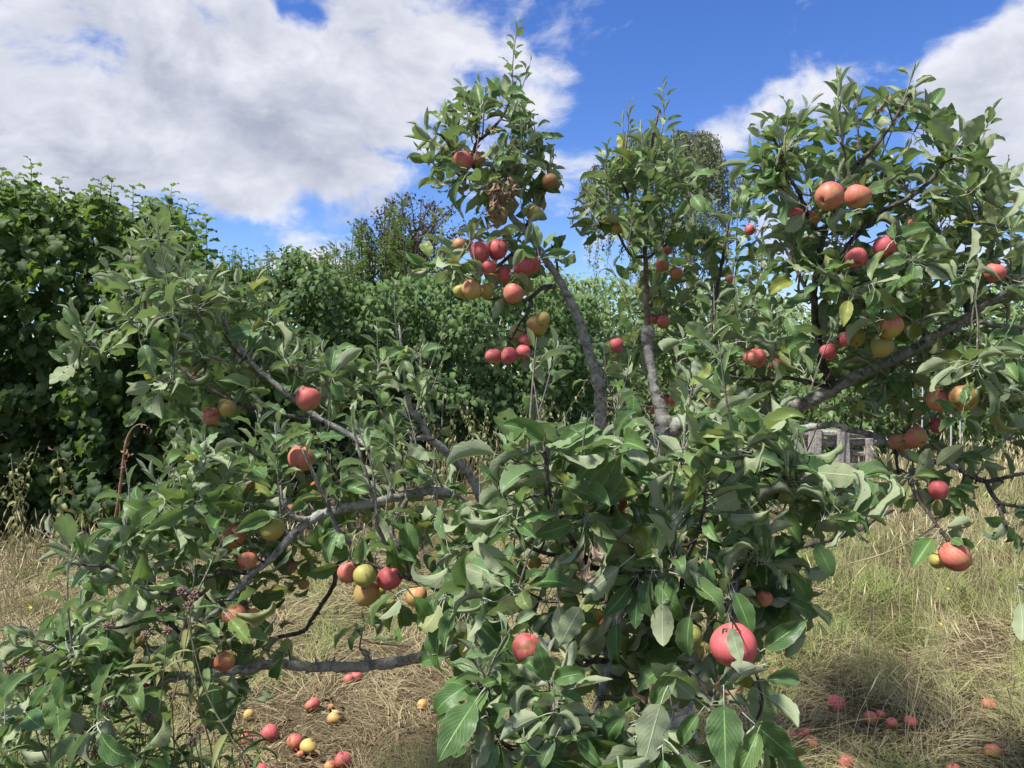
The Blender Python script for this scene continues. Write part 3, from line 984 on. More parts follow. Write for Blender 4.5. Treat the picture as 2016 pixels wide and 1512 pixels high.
def build_grass():
    bag = Bag()
    # flattened mat of dead and living blades
    px, py, d, x, y = ground_points(112000, 905, 1640, -620, 2700)
    head = vnoise(x, y, 2.6, 1) * 11.0 + rng.normal(0, .75, len(x))
    green = vnoise(x, y, .75, 2) * .6 + vnoise(x, y, 2.6, 3) * .4
    right = np.clip((px - 1250) / 500, 0, 1)
    farl = np.clip((1330 - py) / 150, 0, 1) * np.clip((800 - px) / 300, 0, 1)
    soil = np.exp(-((px - 760) / 330) ** 2 - ((py - 1450) / 110) ** 2)       # the bare litter under the tree
    keep = rng.random(len(x)) > np.clip(soil * .62 + 1.6 * (vnoise(x, y, 4.5, 8) - .60), 0, .9)
    near = np.zeros(len(x), bool)
    for fx, fy, fr in FALLXY:
        s_ = np.clip(((x - fx) * -fx + (y - fy) * -fy) / (fx * fx + fy * fy), 0, .13)
        near |= (np.hypot(x - fx + s_ * fx, y - fy + s_ * fy) < fr + .06) & (rng.random(len(x)) > .10)
    g = np.clip((green - .46) * 4.0 + right * .48 - farl * .6 - soil * .5 + rng.normal(0, .22, len(x)), 0, 1)
    br = np.clip(rng.random(len(x)) ** 1.3 + .25 * farl - .35 * soil, 0, 1)
    T = np.stack([br, g, g * 0], -1)
    L = rng.uniform(.07, .27, len(x)) * (1 + .15 * right)
    L = np.where(near, L * .38, L)
    W = rng.uniform(.0018, .0042, len(x)) * np.clip(d / 4.5, 1, 3)
    tilt = np.where((g > .55) & ~near, rng.uniform(.4, 1.25, len(x)), rng.uniform(.85, 1.5, len(x)))
    cur = rng.uniform(.1, .9, len(x))
    z = hgt(x, y) + rng.uniform(0, .05, len(x)) * (1 - soil) * np.where(near, .2, 1)
    s = keep
    V, F, TT = blades(np.stack([x, y, z], -1)[s], head[s], tilt[s], cur[s], L[s], W[s], T[s])
    bag.add(V, F, None, TT)
    # green tussocks
    nt_ = 1150
    _, tpy, td, tx, ty = ground_points(nt_, 950, 1600, -100, 2700)
    for i in range(nt_):
        soil_i = math.exp(-((CX + FPX * tx[i] / td[i] - 760) / 330) ** 2 - ((tpy[i] - 1450) / 110) ** 2)
        if rng.random() < soil_i * .8 or (CX + FPX * tx[i] / td[i] < 1050 and rng.random() < .6):
            continue
        if min((math.hypot(tx[i] - fx, ty[i] - fy) for fx, fy, _ in FALLXY)) < .26:
            continue
        n = rng.integers(30, 70)
        r = rng.uniform(.03, .12)
        a = rng.uniform(0, 6.28, n)
        rr = r * np.sqrt(rng.random(n))
        xx, yy = tx[i] + rr * np.cos(a), ty[i] + rr * np.sin(a)
        lean = rng.uniform(0, 6.28)
        h = lean + rng.normal(0, .7, n)
        gg = np.clip(rng.normal(.74, .25) + rng.normal(0, .2, n), 0, 1)
        V, F, TT = blades(np.stack([xx, yy, hgt(xx, yy)], -1), h, rng.uniform(.15, .7, n), rng.uniform(.4, 1.3, n), rng.uniform(.14, .34, n),
                          rng.uniform(.002, .0036, n) * max(1, td[i] / 4.5), np.stack([rng.random(n), gg, gg * 0], -1))
        bag.add(V, F, None, TT)
    thing('grass', None, None, me=bag.mesh('grass', [M_grass]), kind='stuff')
    # standing straw with seed heads, left edge, along the hedge foot and far right
    bag = Bag()
    spots = []
    for _ in range(420):
        spots.append((rng.uniform(-60, 300), rng.uniform(1085, 1300), rng.uniform(.25, .5)))
    for _ in range(230):
        spots.append((rng.uniform(300, 720), rng.uniform(1050, 1190), .42))
    for _ in range(420):
        spots.append((rng.uniform(1640, 2080), rng.uniform(980, 1260), .6))
    for _ in range(300):
        spots.append((rng.uniform(620, 1200), rng.uniform(930, 1010), .7))
    for _ in range(70):
        spots.append((rng.uniform(1600, 2040), rng.uniform(1250, 1540), .45))
    for _ in range(520):
        spots.append((rng.uniform(1740, 2100), rng.uniform(940, 990), rng.uniform(.35, .75)))
    for (px, py, hh) in spots:
        g = G(px, py)
        dd = gdist(py)
        n = 4
        h = rng.uniform(.6, 1.15) * hh
        lean = rng.uniform(0, 6.28)
        amt = rng.uniform(.05, .45) * h
        t = np.linspace(0, 1, n)
        pts = np.stack([g[0] + amt * t ** 1.8 * math.cos(lean), g[1] + amt * t ** 1.8 * math.sin(lean), g[2] + h * t * (1 - .12 * t)], -1)
        w = .0013 * max(1, dd / 4.0)
        tint = (rng.uniform(.45, 1.0), max(0, rng.normal(.05, .15) + (rng.uniform(.0, .8) if py < 990 and px > 1500 else 0)), 0)
        V, F, _ = tube(pts, [w, w, w * .8, w * .6], 3, cap=False)
        bag.add(V, F, None, tint)
        if rng.random() < .75:
            tip = pts[-1]
            hd = unit(pts[-1] - pts[-2])
            ln = rng.uniform(.05, .11)
            V, F, _ = tube([tip, tip + hd * ln * .4, tip + hd * ln], [w, w * 3.2, w * .7], 4, .3, cap=False)
            bag.add(V, F, None, (min(1, tint[0] + .2), 0, 0))
    thing('dry_grass', None, None, me=bag.mesh('dry_grass', [M_grass]), kind='stuff')
    # brown litter: leaf scraps and stalk ends lying under the tree
    bag = Bag()
    n = 5200
    px, py, d, x, y = ground_points(n, 1180, 1600, -50, 2060)
    V0, F0, U0 = leaf_shape(.5, .3, .9, .3, .1, .5, 2, 3, 0, seed=5)
    for i in range(n):
        s = rng.uniform(.008, .034) if i % 9 else rng.uniform(.03, .062)
        a = rng.uniform(0, 6.28)
        c, si = math.cos(a), math.sin(a)
        V = V0 * s
        tz = rng.uniform(-.7, .7)
        V = np.stack([V[:, 0] * c - V[:, 1] * si, V[:, 0] * si + V[:, 1] * c, V[:, 2] + V[:, 1] * tz * .5 + rng.uniform(.004, .05)], -1)
        V = V + np.array([x[i], y[i], hgt(x[i], y[i])])
        bag.add(V, F0, None, (rng.random(), rng.random() ** 4 * .6, 0))
    thing('leaf_litter', None, None, me=bag.mesh('leaf_litter', [tinted('litter', (.06, .042, .028), (.22, .14, .085), (.34, .26, .17), .85)]), kind='stuff')


build_grass()


# ------------------------------------------------------------------ hedges and far trees
def leaf_mass(shapes, n, top, base_py, d0, d1, size, tints, droop=(.2, 1.0), seed=0, bump=.35, left=None, right=None, power=1.6, rag=45):
    """leaves through a hedge whose outline in view is `top` [(px, py)...]; depth d0..d1, densest near the face"""
    r = np.random.default_rng(seed)
    L = Leaves(shapes)
    tx, ty = np.array(top, float).T
    x0, x1 = tx[0], tx[-1]
    px = r.uniform(x0, x1, n)
    tp = np.interp(px, tx, ty) + (vnoise(px / 45, px * 0, 1.0, seed + 5) - .5) * rag + r.normal(0, rag * .12, n)
    bp = np.interp(px, [x0, x1], [base_py, base_py]) if np.isscalar(base_py) else np.interp(px, *np.array(base_py, float).T)
    f = r.random(n)
    py = tp + (bp - tp) * f
    dd0 = np.interp(px, [x0, x1], d0) if isinstance(d0, tuple) else np.full(n, d0)
    thick = d1
    lump = (vnoise(px / 90, py / 70, 1.0, seed) - .5) * 2 * bump + (vnoise(px / 32, py / 28, 1.0, seed + 1) - .5) * bump
    dep = dd0 + lump + thick * r.random(n) ** power + .5 * np.clip(1 - f * 5, 0, 1) * thick * .3
    patch = (vnoise(px / 130, py / 110, 1.0, seed + 9) - .5) * .9 + np.clip((px - 600) / 900, 0, .3)
    for i in range(n):
        o = P(px[i], py[i], dep[i])
        if o[2] < .05:
            continue
        a = r.uniform(-1.4, 1.4)
        out = np.array([math.sin(a), -math.cos(a) * .9, 0])
        dr = r.uniform(*droop)
        y = np.array([out[0], out[1], -dr + r.normal(0, .25)])
        z = np.array([out[0] * .5 + r.normal(0, .3), out[1] * .5 + r.normal(0, .3), .75 + r.normal(0, .2)])
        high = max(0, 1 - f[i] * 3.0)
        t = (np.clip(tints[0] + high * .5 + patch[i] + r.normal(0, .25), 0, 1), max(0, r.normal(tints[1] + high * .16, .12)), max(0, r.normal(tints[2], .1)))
        L.add(o, y, z, size * r.uniform(.55, 1.25), r.integers(len(shapes)), t)
    return L


def shoot_leaves(L, base, tip, n, size, shapes_idx, tint, r, incl=(70, 30), taper=.5, stem=None, srad=.004, start=.15, wob=.1):
    """an upright leafy shoot; leaves spiral up it"""
    base, tip = np.asarray(base, float), np.asarray(tip, float)
    ln = np.linalg.norm(tip - base)
    mid = (base + tip) / 2 + r.normal(0, wob * .5, 3) * ln
    pts = catmull([base, mid, tip], 4)
    if stem is not None:
        V, F, U = tube(pts, np.linspace(srad, srad * .4, len(pts)), 5)
        stem.add(V, F, U)
    ph = r.uniform(0, 6.28)
    for i in range(n):
        f = start + (1 - start) * (i + .5) / n
        q = f * (len(pts) - 1)
        k = min(int(q), len(pts) - 2)
        o = pts[k] + (pts[k + 1] - pts[k]) * (q - k)
        ax = unit(pts[k + 1] - pts[k])
        a = ph + i * 2.4 + r.normal(0, .3)
        e1 = unit(np.cross(ax, [.3, .9, .2]))
        e2 = np.cross(ax, e1)
        rad = e1 * math.cos(a) + e2 * math.sin(a)
        th = R(incl[0] + (incl[1] - incl[0]) * f + r.normal(0, 12))
        y = ax * math.cos(th) + rad * math.sin(th)
        z = ax * math.sin(th) - rad * math.cos(th) + r.normal(0, .22, 3)
        s = size * (1 - (1 - taper) * f ** 1.5) * r.uniform(.8, 1.15)
        L.add(o, y, z, s, r.choice(shapes_idx), tint(f, r))


def stems_part(bag, parent, name='stems', mat=None):
    o = link(name, bag.mesh(name, [mat or M_hstem], origin=parent.location), parent)
    o['kind'] = 'stuff'
    return o


round_shapes = [leaf_shape(np.random.default_rng(k).uniform(.78, .95), .15, .7 + .1 * k, .3 * (k - 3) / 3, .10, .1, 4, 6, .15, .72, .52, .05, 400 + k, .5)
                for k in range(7)]
ovate_shapes = [leaf_shape(np.random.default_rng(k).uniform(.62, .80), .25, .9 + .1 * k, .2 * (k - 2), .05, .1, 2, 5, .15, .75, .7, 0, 500 + k, .5)
                for k in range(5)]
small_shapes = [leaf_shape(.6, .3, .8, .2, .05, .1, 2, 2, 0, .8, .8, 0, 600 + k) for k in range(3)]


def build_hazel():
    r = np.random.default_rng(21)
    d0 = 7.0
    base = P(60, 1045, 7.6)
    t = thing('hazel_bush', 'tall dark hazel bush with broad round leaves filling the side of the meadow', 'bush', (base[0], base[1], 0))
    top = [(-420, 330), (-200, 350), (0, 372), (60, 362), (120, 372), (200, 385), (260, 392), (340, 405), (385, 440), (405, 520), (410, 640), (430, 760), (470, 860)]
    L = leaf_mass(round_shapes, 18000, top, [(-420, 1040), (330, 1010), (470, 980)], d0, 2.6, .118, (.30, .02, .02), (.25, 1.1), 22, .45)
    st = Bag()
    tips = [(-120, 300), (-60, 330), (5, 335), (62, 318), (30, 345), (118, 350), (150, 385), (200, 350), (222, 352), (262, 365), (300, 392), (338, 366), (372, 395), (405, 425),
            (388, 460), (180, 372), (90, 372), (410, 520)]
    for (px, py) in tips:
        d = r.uniform(7.0, 7.7)
        shoot_leaves(L, P(px + r.uniform(-25, 10), py + 130, d + .1), P(px, py, d), 19, .150, list(range(7)),
                     lambda f, r: (np.clip(.55 + .4 * f + r.normal(0, .2), 0, 1), max(0, r.normal(.22 * f, .1)), 0), r, (95, 60), .62, st, .006, .05, .05)
    for k in range(16):
        x0 = base[0] + r.uniform(-2.6, 1.5)
        p0 = np.array([x0, base[1] + r.uniform(-.1, .7), 0])
        p1 = p0 + np.array([r.uniform(-.5, .5), r.uniform(-.4, .3), r.uniform(2.0, 3.0)])
        V, F, U = tube(catmull([p0, (p0 + p1) / 2 + r.normal(0, .15, 3), p1], 4), np.linspace(.03, .012, 9), 6)
        st.add(V, F, U)
    L.pack()
    L.emit(t, M_hazel_o, M_hazel_m)
    stems_part(st, t)


build_hazel()


def build_dogwood():
    r = np.random.default_rng(31)
    base = P(760, 930, 11.5)
    t = thing('dogwood_hedge', 'long clipped green hedge of drooping pointed leaves running behind the apple tree', 'hedge', (base[0], base[1], 0))
    top = [(330, 560), (400, 520), (480, 505), (560, 505), (640, 520), (700, 545), (800, 560), (900, 545), (1000, 540), (1100, 560), (1180, 600)]
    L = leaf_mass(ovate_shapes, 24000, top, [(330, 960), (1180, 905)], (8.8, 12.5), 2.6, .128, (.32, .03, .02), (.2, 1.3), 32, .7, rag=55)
    st = Bag()
    for k in range(75):
        px = r.uniform(400, 720)
        py = np.interp(px, [400, 560, 720], [500, 492, 510]) + r.uniform(-14, 18)
        d = np.interp(px, [330, 1180], [8.8, 12.5]) + r.uniform(.1, 1.4)
        shoot_leaves(L, P(px + r.uniform(-12, 12), py + 90, d), P(px, py, d), 10, .10, list(range(5)),
                     lambda f, r: (np.clip(.6 + .3 * f + r.normal(0, .2), 0, 1), max(0, r.normal(.12 * f, .08)), 0), r, (85, 55), .6, st, .006, .05, .05)
    for k in range(40):
        px = r.uniform(360, 1150)
        d = np.interp(px, [330, 1180], [8.8, 12.5]) + r.uniform(.5, 1.6)
        p0 = P(px, 900, d)
        p0[2] = 0
        p1 = p0 + np.array([r.uniform(-.3, .3), 0, r.uniform(1.8, 2.6)])
        V, F, U = tube(catmull([p0, (p0 + p1) / 2 + r.normal(0, .1, 3), p1], 3), np.linspace(.022, .008, 7), 5)
        st.add(V, F, U)
    L.pack()
    L.emit(t, M_dog_o, M_dog_m)
    stems_part(st, t)


build_dogwood()


def far_shrub(name, label, cat, top, base_py, d0, thick, size, n, tints, mat, seed, shapes=small_shapes, stems=14, bump=.8):
    r = np.random.default_rng(seed)
    px = (top[0][0] + top[-1][0]) / 2
    dm = d0 if np.isscalar(d0) else sum(d0) / 2
    base = P(px, 900, dm + thick * .5)
    t = thing(name, label, cat, (base[0], base[1], 0))
    L = leaf_mass(shapes, n, top, base_py, d0, thick, size, tints, (.0, 1.2), seed, bump)
    L.pack()
    L.emit(t, mat, mat, 0)
    st = Bag()
    for k in range(stems):
        x = r.uniform(top[0][0], top[-1][0])
        ty = np.interp(x, *np.array(top, float).T)
        p0 = P(x, 900, dm + thick * r.uniform(.3, .9))
        p1 = P(x + r.uniform(-30, 30), ty + 40, dm + thick * r.uniform(.3, .9))
        p0[2] = 0
        V, F, U = tube(catmull([p0, (p0 + p1) / 2 + r.normal(0, .12, 3), p1], 3), np.linspace(.035, .012, 7), 5)
        st.add(V, F, U)
    stems_part(st, t)
    return t


far_shrub('field_hedge', 'light green overgrown hedge in the distance between the two upright apple stems', 'hedge',
          [(1040, 560), (1100, 535), (1180, 540), (1260, 560), (1340, 560), (1420, 545), (1500, 560), (1560, 590)], 900, 14.6, 4.0, .17, 15000,
          (.50, .06, .05), M_far, 41)
far_shrub('allotment_shrubs', 'pale mixed shrubs beyond the log fence under the spreading limb', 'shrub',
          [(1500, 640), (1600, 610), (1700, 590), (1800, 600), (1900, 560), (2016, 545), (2200, 540)], 900, 14.0, 4.0, .18, 15000,
          (.50, .06, .08), M_far, 42)


def build_treeline():
    r = np.random.default_rng(47)
    L = Leaves(small_shapes)
    n = 12000
    x = r.uniform(-60, 70, n)
    h = 3.2 + 1.8 * vnoise(x, x * 0, .22, 3) + 1.2 * vnoise(x, x * 0, .8, 4)
    z = h * r.random(n) ** .8
    y = 42 + 4 * r.random(n) + 2 * vnoise(x, z, .5, 5)
    for i in range(n):
        L.add((x[i], y[i], z[i]), r.normal(0, 1, 3), (0, -.4, .7) + r.normal(0, .4, 3), r.uniform(.35, .8), r.integers(3), (np.clip(r.normal(.4, .25), 0, 1), max(0, r.normal(.03, .08)), 0))
    L.pack()
    bag = Bag()
    for k in range(3):
        idx = np.nonzero(L.k == k)[0]
        V, F, U = L.sh[k]
        bag.add(L.verts(idx, k).reshape(-1, 3), (F[None] + (np.arange(len(idx)) * len(V))[:, None, None]).reshape(-1, 4), np.tile(U, (len(idx), 1)), np.repeat(L.t[idx], len(V), 0))
    thing('treeline', None, None, me=bag.mesh('treeline', [M_far]), kind='stuff')


build_treeline()


def build_plum():
    r = np.random.default_rng(51)
    base = P(800, 880, 16.0)
    t = thing('plum_tree', 'dark purple leaved plum tree rising behind the hedge', 'tree', (base[0], base[1], 0))
    st = Bag()
    L = Leaves(small_shapes)
    cen = P(805, 560, 16.0)
    V, F, U = tube(catmull([(base[0], base[1], 0), (base[0] + .1, base[1], 1.5), cen], 4), np.linspace(.14, .07, 9), 7)
    link('trunk', mesh_np('trunk', V - np.array([base[0], base[1], 0]), F, U, None, [M_hstem]), t)
    tips = [(715, 410), (735, 395), (757, 385), (775, 372), (790, 385), (812, 368), (830, 372), (850, 380), (872, 385), (890, 400), (905, 430), (700, 440), (720, 450), (745, 430),
            (770, 420), (800, 405), (825, 410), (850, 415), (880, 440), (900, 470), (730, 480), (760, 470), (790, 455), (820, 450), (850, 455), (870, 480)]
    for (px, py) in tips:
        py += 16
        for _ in range(2):
            d = 16 + r.normal(0, .8)
            tip = P(px + r.normal(0, 6), py + r.normal(0, 5), d)
            mid = cen * .5 + tip * .5 + r.normal(0, .15, 3) + np.array([0, 0, -.1])
            pts = catmull([cen, mid, tip], 8)
            V, F, U = tube(pts, np.linspace(.03, .006, len(pts)), 4)
            st.add(V, F, U)
            for _k in range(95):
                f = 1 - r.random() ** 1.6 * .8
                k = int(f * (len(pts) - 1))
                o = pts[k] + r.normal(0, .11, 3) * (1.3 - f * .8)
                L.add(o, r.normal(0, 1, 3), r.normal(0, 1, 3) + np.array([0, 0, .6]), r.uniform(.05, .10), r.integers(3),
                      (r.random(), max(0, r.normal(.05, .1)), max(0, r.normal(.05, .1))))
    L.pack()
    L.emit(t, M_plum, M_plum, 0, 'crown')
    stems_part(st, t, 'branches')


build_plum()


def build_elder():
    """tall pale shoots with feathered leaflets in front of the plum"""
    r = np.random.default_rng(61)
    base = P(700, 880, 13.5)
    t = thing('feathery_shrub', 'pale feathery shrub of upright shoots between hedge and purple plum', 'shrub', (base[0], base[1], 0))
    st = Bag()
    L = Leaves(small_shapes)
    tips = [(625, 490), (640, 480), (655, 470), (668, 472), (690, 478), (705, 430), (712, 415), (722, 440), (735, 460), (748, 455), (762, 450), (777, 372), (782, 400), (790, 455),
            (805, 480), (815, 500), (830, 505), (845, 520), (860, 515), (700, 500), (730, 500), (760, 510), (650, 500), (675, 510), (790, 520), (880, 530), (900, 545)]
    for (px, py) in tips * 4:
        d = 13.2 + r.uniform(0, 1.6)
        px, py = px + r.normal(0, 9), py + abs(r.normal(0, 22))
        tip = P(px, py, d)
        b = P(px + r.normal(0, 12), py + 300, d + .2)
        pts = catmull([b, (b + tip) / 2 + r.normal(0, .05, 3), tip], 10)
        V, F, U = tube(pts, np.linspace(.02, .005, len(pts)), 4)
        st.add(V, F, U)
        for q in range(26):
            f = .2 + .8 * q / 26
            k = min(int(f * (len(pts) - 1)), len(pts) - 2)
            a = q * 2.4
            dirn = np.array([math.cos(a), math.sin(a), .5 + .5 * f])
            ln = .30 * (1.1 - f * .75)
            for e in range(6):
                for sgn in (-1, 1):
                    o = pts[k] + dirn * ln * (.25 + .75 * e / 6)
                    sd = np.cross(dirn, [0, 0, 1.0])
                    L.add(o, sd * sgn + dirn * .5, np.array([0, 0, 1.0]) + r.normal(0, .3, 3), r.uniform(.05, .085), r.integers(3),
                          (np.clip(.5 + r.normal(0, .25), 0, 1), max(0, r.normal(.1 + .2 * f, .1)), .15))
    L.pack()
    L.emit(t, M_far, M_far, 0)
    stems_part(st, t)


build_elder()


def build_birch():
    r = np.random.default_rng(71)
    D = 26.0
    base = P(1365, 860, D)
    t = thing('weeping_tree', 'tall weeping tree with hanging grey green strands against the blue sky', 'tree', (base[0], base[1], 0))
    st = Bag()
    L = Leaves(small_shapes)
    tr = catmull([(base[0], base[1], 0), P(1362, 700, D), P(1358, 500, D), P(1352, 330, D), P(1345, 265, D)], 5)
    V, F, U = tube(tr, np.linspace(.24, .04, len(tr)), 8)
    link('trunk', mesh_np('trunk', V - np.array([base[0], base[1], 0]), F, U, None, [M_bark]), t)
    lobes = [(1380, 262, 46, 190, 60), (1345, 258, 40, 150, 40), (1300, 268, 45, 120, 34), (1250, 265, 28, 90, 18), (1405, 300, 20, 150, 26), (1270, 300, 60, 150, 30),
             (1468, 345, 22, 90, 22), (1445, 355, 14, 60, 8), (1172, 325, 22, 80, 16), (1190, 345, 25, 100, 16), (1150, 350, 10, 50, 5), (1330, 420, 90, 180, 40), (1240, 400, 80, 160, 30)]
    for (px, py, hw, ln, n) in lobes:
        a0 = P(px, py + 40, D)
        j = np.argmin(np.linalg.norm(tr - a0 - np.array([0, 0, -.4]), axis=1))
        tip0 = P(px, py, D + r.normal(0, .6))
        V, F, U = tube(catmull([tr[j], (tr[j] + tip0) / 2 + np.array([0, 0, .3]), tip0], 5), np.linspace(.06, .015, 11), 4)
        st.add(V, F, U)
        for k in range(n):
            u = np.clip(r.normal(0, .5), -1, 1)
            top = P(px + u * hw, py + 14 * u * u + r.uniform(0, 34), D + r.normal(0, 1.1))
            out = np.array([u * .25 + r.normal(0, .12), r.normal(0, .15), 0])
            h = ln / FPX * D * r.uniform(.35, 1.0)
            pts = catmull([tip0, top, top + out * .7 + [0, 0, -h * .45], top + out + [0, 0, -h]], 5)
            V, F, U = tube(pts, np.linspace(.012, .005, len(pts)), 3, cap=False)
            st.add(V, F, U)
            m = int(16 + h * 42)
            for q in range(m):
                f = r.uniform(.25, 1)
                kk = f * (len(pts) - 1)
                ki = min(int(kk), len(pts) - 2)
                o = pts[ki] + (pts[ki + 1] - pts[ki]) * (kk - ki) + r.normal(0, .045, 3)
                L.add(o, r.normal(0, .6, 3) + np.array([0, 0, -.9]), r.normal(0, 1, 3), r.uniform(.06, .12), r.integers(3), (r.random(), max(0, r.normal(.05, .1)), max(0, r.normal(.15, .15))))
    L.pack()
    L.emit(t, M_willow, M_willow, 0, 'crown')
    stems_part(st, t, 'branches')


build_birch()


# ------------------------------------------------------------------ log fence, fruit cage
M_wood = plain('weathered_wood', (.30, .265, .225), .85, .15, .35, 30, .004, (.42, .39, .35))
M_wooddk = plain('log_wood', (.235, .195, .155), .85, .15, .4, 22, .005, (.36, .325, .28))
M_sheet = plain('pale_sheet', (.20, .22, .23), .7, .4, .2, 9, .01)
M_pole = plain('grey_pole', (.33, .34, .35), .45, .5, .1)


def wood_mesh(length, rx, ry, mat, seed, square=False, upright=False):
    r = np.random.default_rng(seed)
    n, s = 7, 4 if square else 9
    t = np.linspace(0, length, n)
    a = np.linspace(0, 2 * np.pi, s, endpoint=False) + (math.pi / 4 if square else 0)
    rr = 1 + r.normal(0, .05, (n, s))
    off = np.cumsum(r.normal(0, .006, (n, 2)), 0)
    X = np.cos(a)[None] * rx * rr * (1.414 if square else 1) + off[:, :1]
    Z = np.sin(a)[None] * ry * rr * (1.414 if square else 1) + off[:, 1:]
    V = np.stack([X, np.broadcast_to(t[:, None], X.shape), Z], -1).reshape(-1, 3)
    i = np.arange(n - 1)[:, None] * s
    j = np.arange(s)[None]
    F = np.stack([i + j, i + s + j, i + s + (j + 1) % s, i + (j + 1) % s], -1).reshape(-1, 4)
    V = np.vstack([V, [[off[0, 0], -.004, off[0, 1]], [off[-1, 0], length + .004, off[-1, 1]]]])
    c0, c1 = len(V) - 2, len(V) - 1
    j = np.arange(s)
    caps = np.concatenate([np.stack([np.full(s, c0), j, (j + 1) % s, np.full(s, c0)], -1), np.stack([np.full(s, c1), (n - 1) * s + (j + 1) % s, (n - 1) * s + j, np.full(s, c1)], -1)])
    faces = [list(f) for f in F] + [[f[0], f[1], f[2]] for f in caps]
    V = V[:, [0, 2, 1]] if upright else V[:, [1, 0, 2]]
    if True:
        faces = [f[::-1] for f in faces]
    me = bpy.data.meshes.new('timber')
    me.from_pydata([tuple(v) for v in V], [], faces)
    me.materials.append(mat)
    me.update()
    return me


def build_fence():
    D = 10.6
    b = P(1640, 930, D)
    t = thing('log_fence', 'weathered timber fence of upright posts with stacked logs seen under the low limb', 'fence', (b[0], b[1], 0))

    def px2x(px):
        return (px - CX) / FPX * D

    def py2z(py):
        return P(0, py, D)[2]
    posts = [(1535, 838, .04), (1589, 832, .030), (1603, 836, .040), (1648, 836, .036), (1661, 842, .036), (1702, 862, .034)]
    for k, (px, py, w) in enumerate(posts):
        h = py2z(py)
        o = link('post', wood_mesh(h + .1, w, .04, M_wood, 800 + k, True, True), t)
        o.location = (px2x(px) - b[0], -.10 + .005 * (k % 3), -.1)
    rows = [872, 889, 906, 923]
    k = 0
    for x0, x1 in ((1500, 1600), (1602, 1652), (1655, 1728)):
        for q, py in enumerate(rows):
            if x0 == 1602 and q in (1, 2):
                continue
            o = link('log', wood_mesh(px2x(x1) - px2x(x0), .055 + .012 * rng.random(), .052 + .01 * rng.random(), M_wooddk, 900 + k), t)
            o.location = (px2x(x0) - b[0], .04 + .05 * rng.random(), py2z(py) + rng.uniform(-.015, .015))
            k += 1
    o = link('log', wood_mesh(px2x(1716) - px2x(1560), .05, .05, M_wood, 990), t)
    o.location = (px2x(1560) - b[0], -.02, py2z(853))
    # crumpled pale sheeting behind it
    n = 12
    sx, sy = np.meshgrid(np.linspace(-.32, .32, n), np.linspace(-.18, .18, n))
    z = .16 * np.exp(-(sx * 3) ** 2 - (sy * 4) ** 2) + .05 * vnoise(sx, sy, 14, 7) + .03 * vnoise(sx, sy, 31, 8)
    V = np.stack([sx + .03 * vnoise(sx, sy, 17, 9), sy, z], -1).reshape(-1, 3)
    i = np.arange(n - 1)[:, None] * n
    j = np.arange(n - 1)[None]
    F = np.stack([i + j, i + j + 1, i + n + j + 1, i + n + j], -1).reshape(-1, 4)
    c = P(1632, 912, D + .5)
    s = thing('plastic_sheet', 'crumpled pale plastic sheet behind the gap in the log fence', 'plastic sheet', c, me=mesh_np('plastic_sheet', V, F, mats=[M_sheet]))
    s.rotation_euler = (.9, 0, .1)
    s.location.z = c[2] - .1
    # fruit cage poles beyond
    D2 = 12.0
    b2 = P(1830, 900, D2)
    t2 = thing('fruit_cage', 'bare grey pole frame of a fruit cage beyond the spreading limb', 'frame', (b2[0], b2[1], 0))
    for px, yo in ((1795, 0), (1872, 0), (1815, 1.2), (1890, 1.2)):
        x = (px - CX) / FPX * (D2 + yo) - b2[0]
        V, F, U = tube([(x, yo, 0), (x, yo, P(0, 688, D2)[2])], .017, 8)
        link('pole', mesh_np('pole', V, F, U, None, [M_pole]), t2)
    zt = P(0, 690, D2)[2]
    xa, xb = ((px - CX) / FPX * D2 - b2[0] for px in (1780, 1890))
    for yo in (0, 1.2):
        V, F, U = tube([(xa, yo, zt + .01), (xb + .15, yo, zt + .01)], .015, 8)
        link('rail', mesh_np('rail', V, F, U, None, [M_pole]), t2)


build_fence()


# ------------------------------------------------------------------ nettles and weeds at the hedge foot
nettle_shapes = [leaf_shape(.42, .4, 1.6, .2, .05, .3, 2, 4, .12, .7, .8, 0, 650 + k, .8) for k in range(3)]


def nettle_meshes(k, h, dry):
    r = np.random.default_rng(700 + k)
    L = Leaves(nettle_shapes)
    st = Bag()
    pts = catmull([(0, 0, 0), (r.normal(0, .03), r.normal(0, .03), h * .5), (r.normal(0, .16), r.normal(0, .16), h)], 5)
    V, F, U = tube(pts, np.linspace(.006, .0025, len(pts)), 5)
    st.add(V, F, U)
    m = int(h * 13)
    for i in range(m):
        f = .2 + .8 * i / m
        kk = f * (len(pts) - 1)
        ki = min(int(kk), len(pts) - 2)
        o = pts[ki] + (pts[ki + 1] - pts[ki]) * (kk - ki)
        for s in (0, math.pi):
            a = i * 1.57 + s + r.normal(0, .3)
            L.add(o, (math.cos(a), math.sin(a), r.uniform(-1.5, -.1)), (0, 0, 1.0) + r.normal(0, .3, 3), r.uniform(.07, .15) * (1.15 - .55 * f), r.integers(3),
                  (r.random(), max(0, r.normal(dry, .2)), max(0, r.normal(.1, .1))))
    L.pack()
    bag = Bag()
    for q in range(len(nettle_shapes)):
        idx = np.nonzero(L.k == q)[0]
        V, F, U = L.sh[q]
        X = L.verts(idx, q).reshape(-1, 3)
        bag.add(X, (F[None] + (np.arange(len(idx)) * len(V))[:, None, None]).reshape(-1, 4), np.tile(U, (len(idx), 1)), np.repeat(L.t[idx], len(V), 0))
    return bag.mesh('nettle_leaves', [M_nettle]), st.mesh('stem', [M_stalkg])


M_stalkg = plain('green_stem', (.17, .17, .09), .7, .2, .25, 60)
NV = [nettle_meshes(k, h, dr) for k, (h, dr) in enumerate(((1.25, .15), (1.05, .25), (1.4, .1), (.85, .5)))]


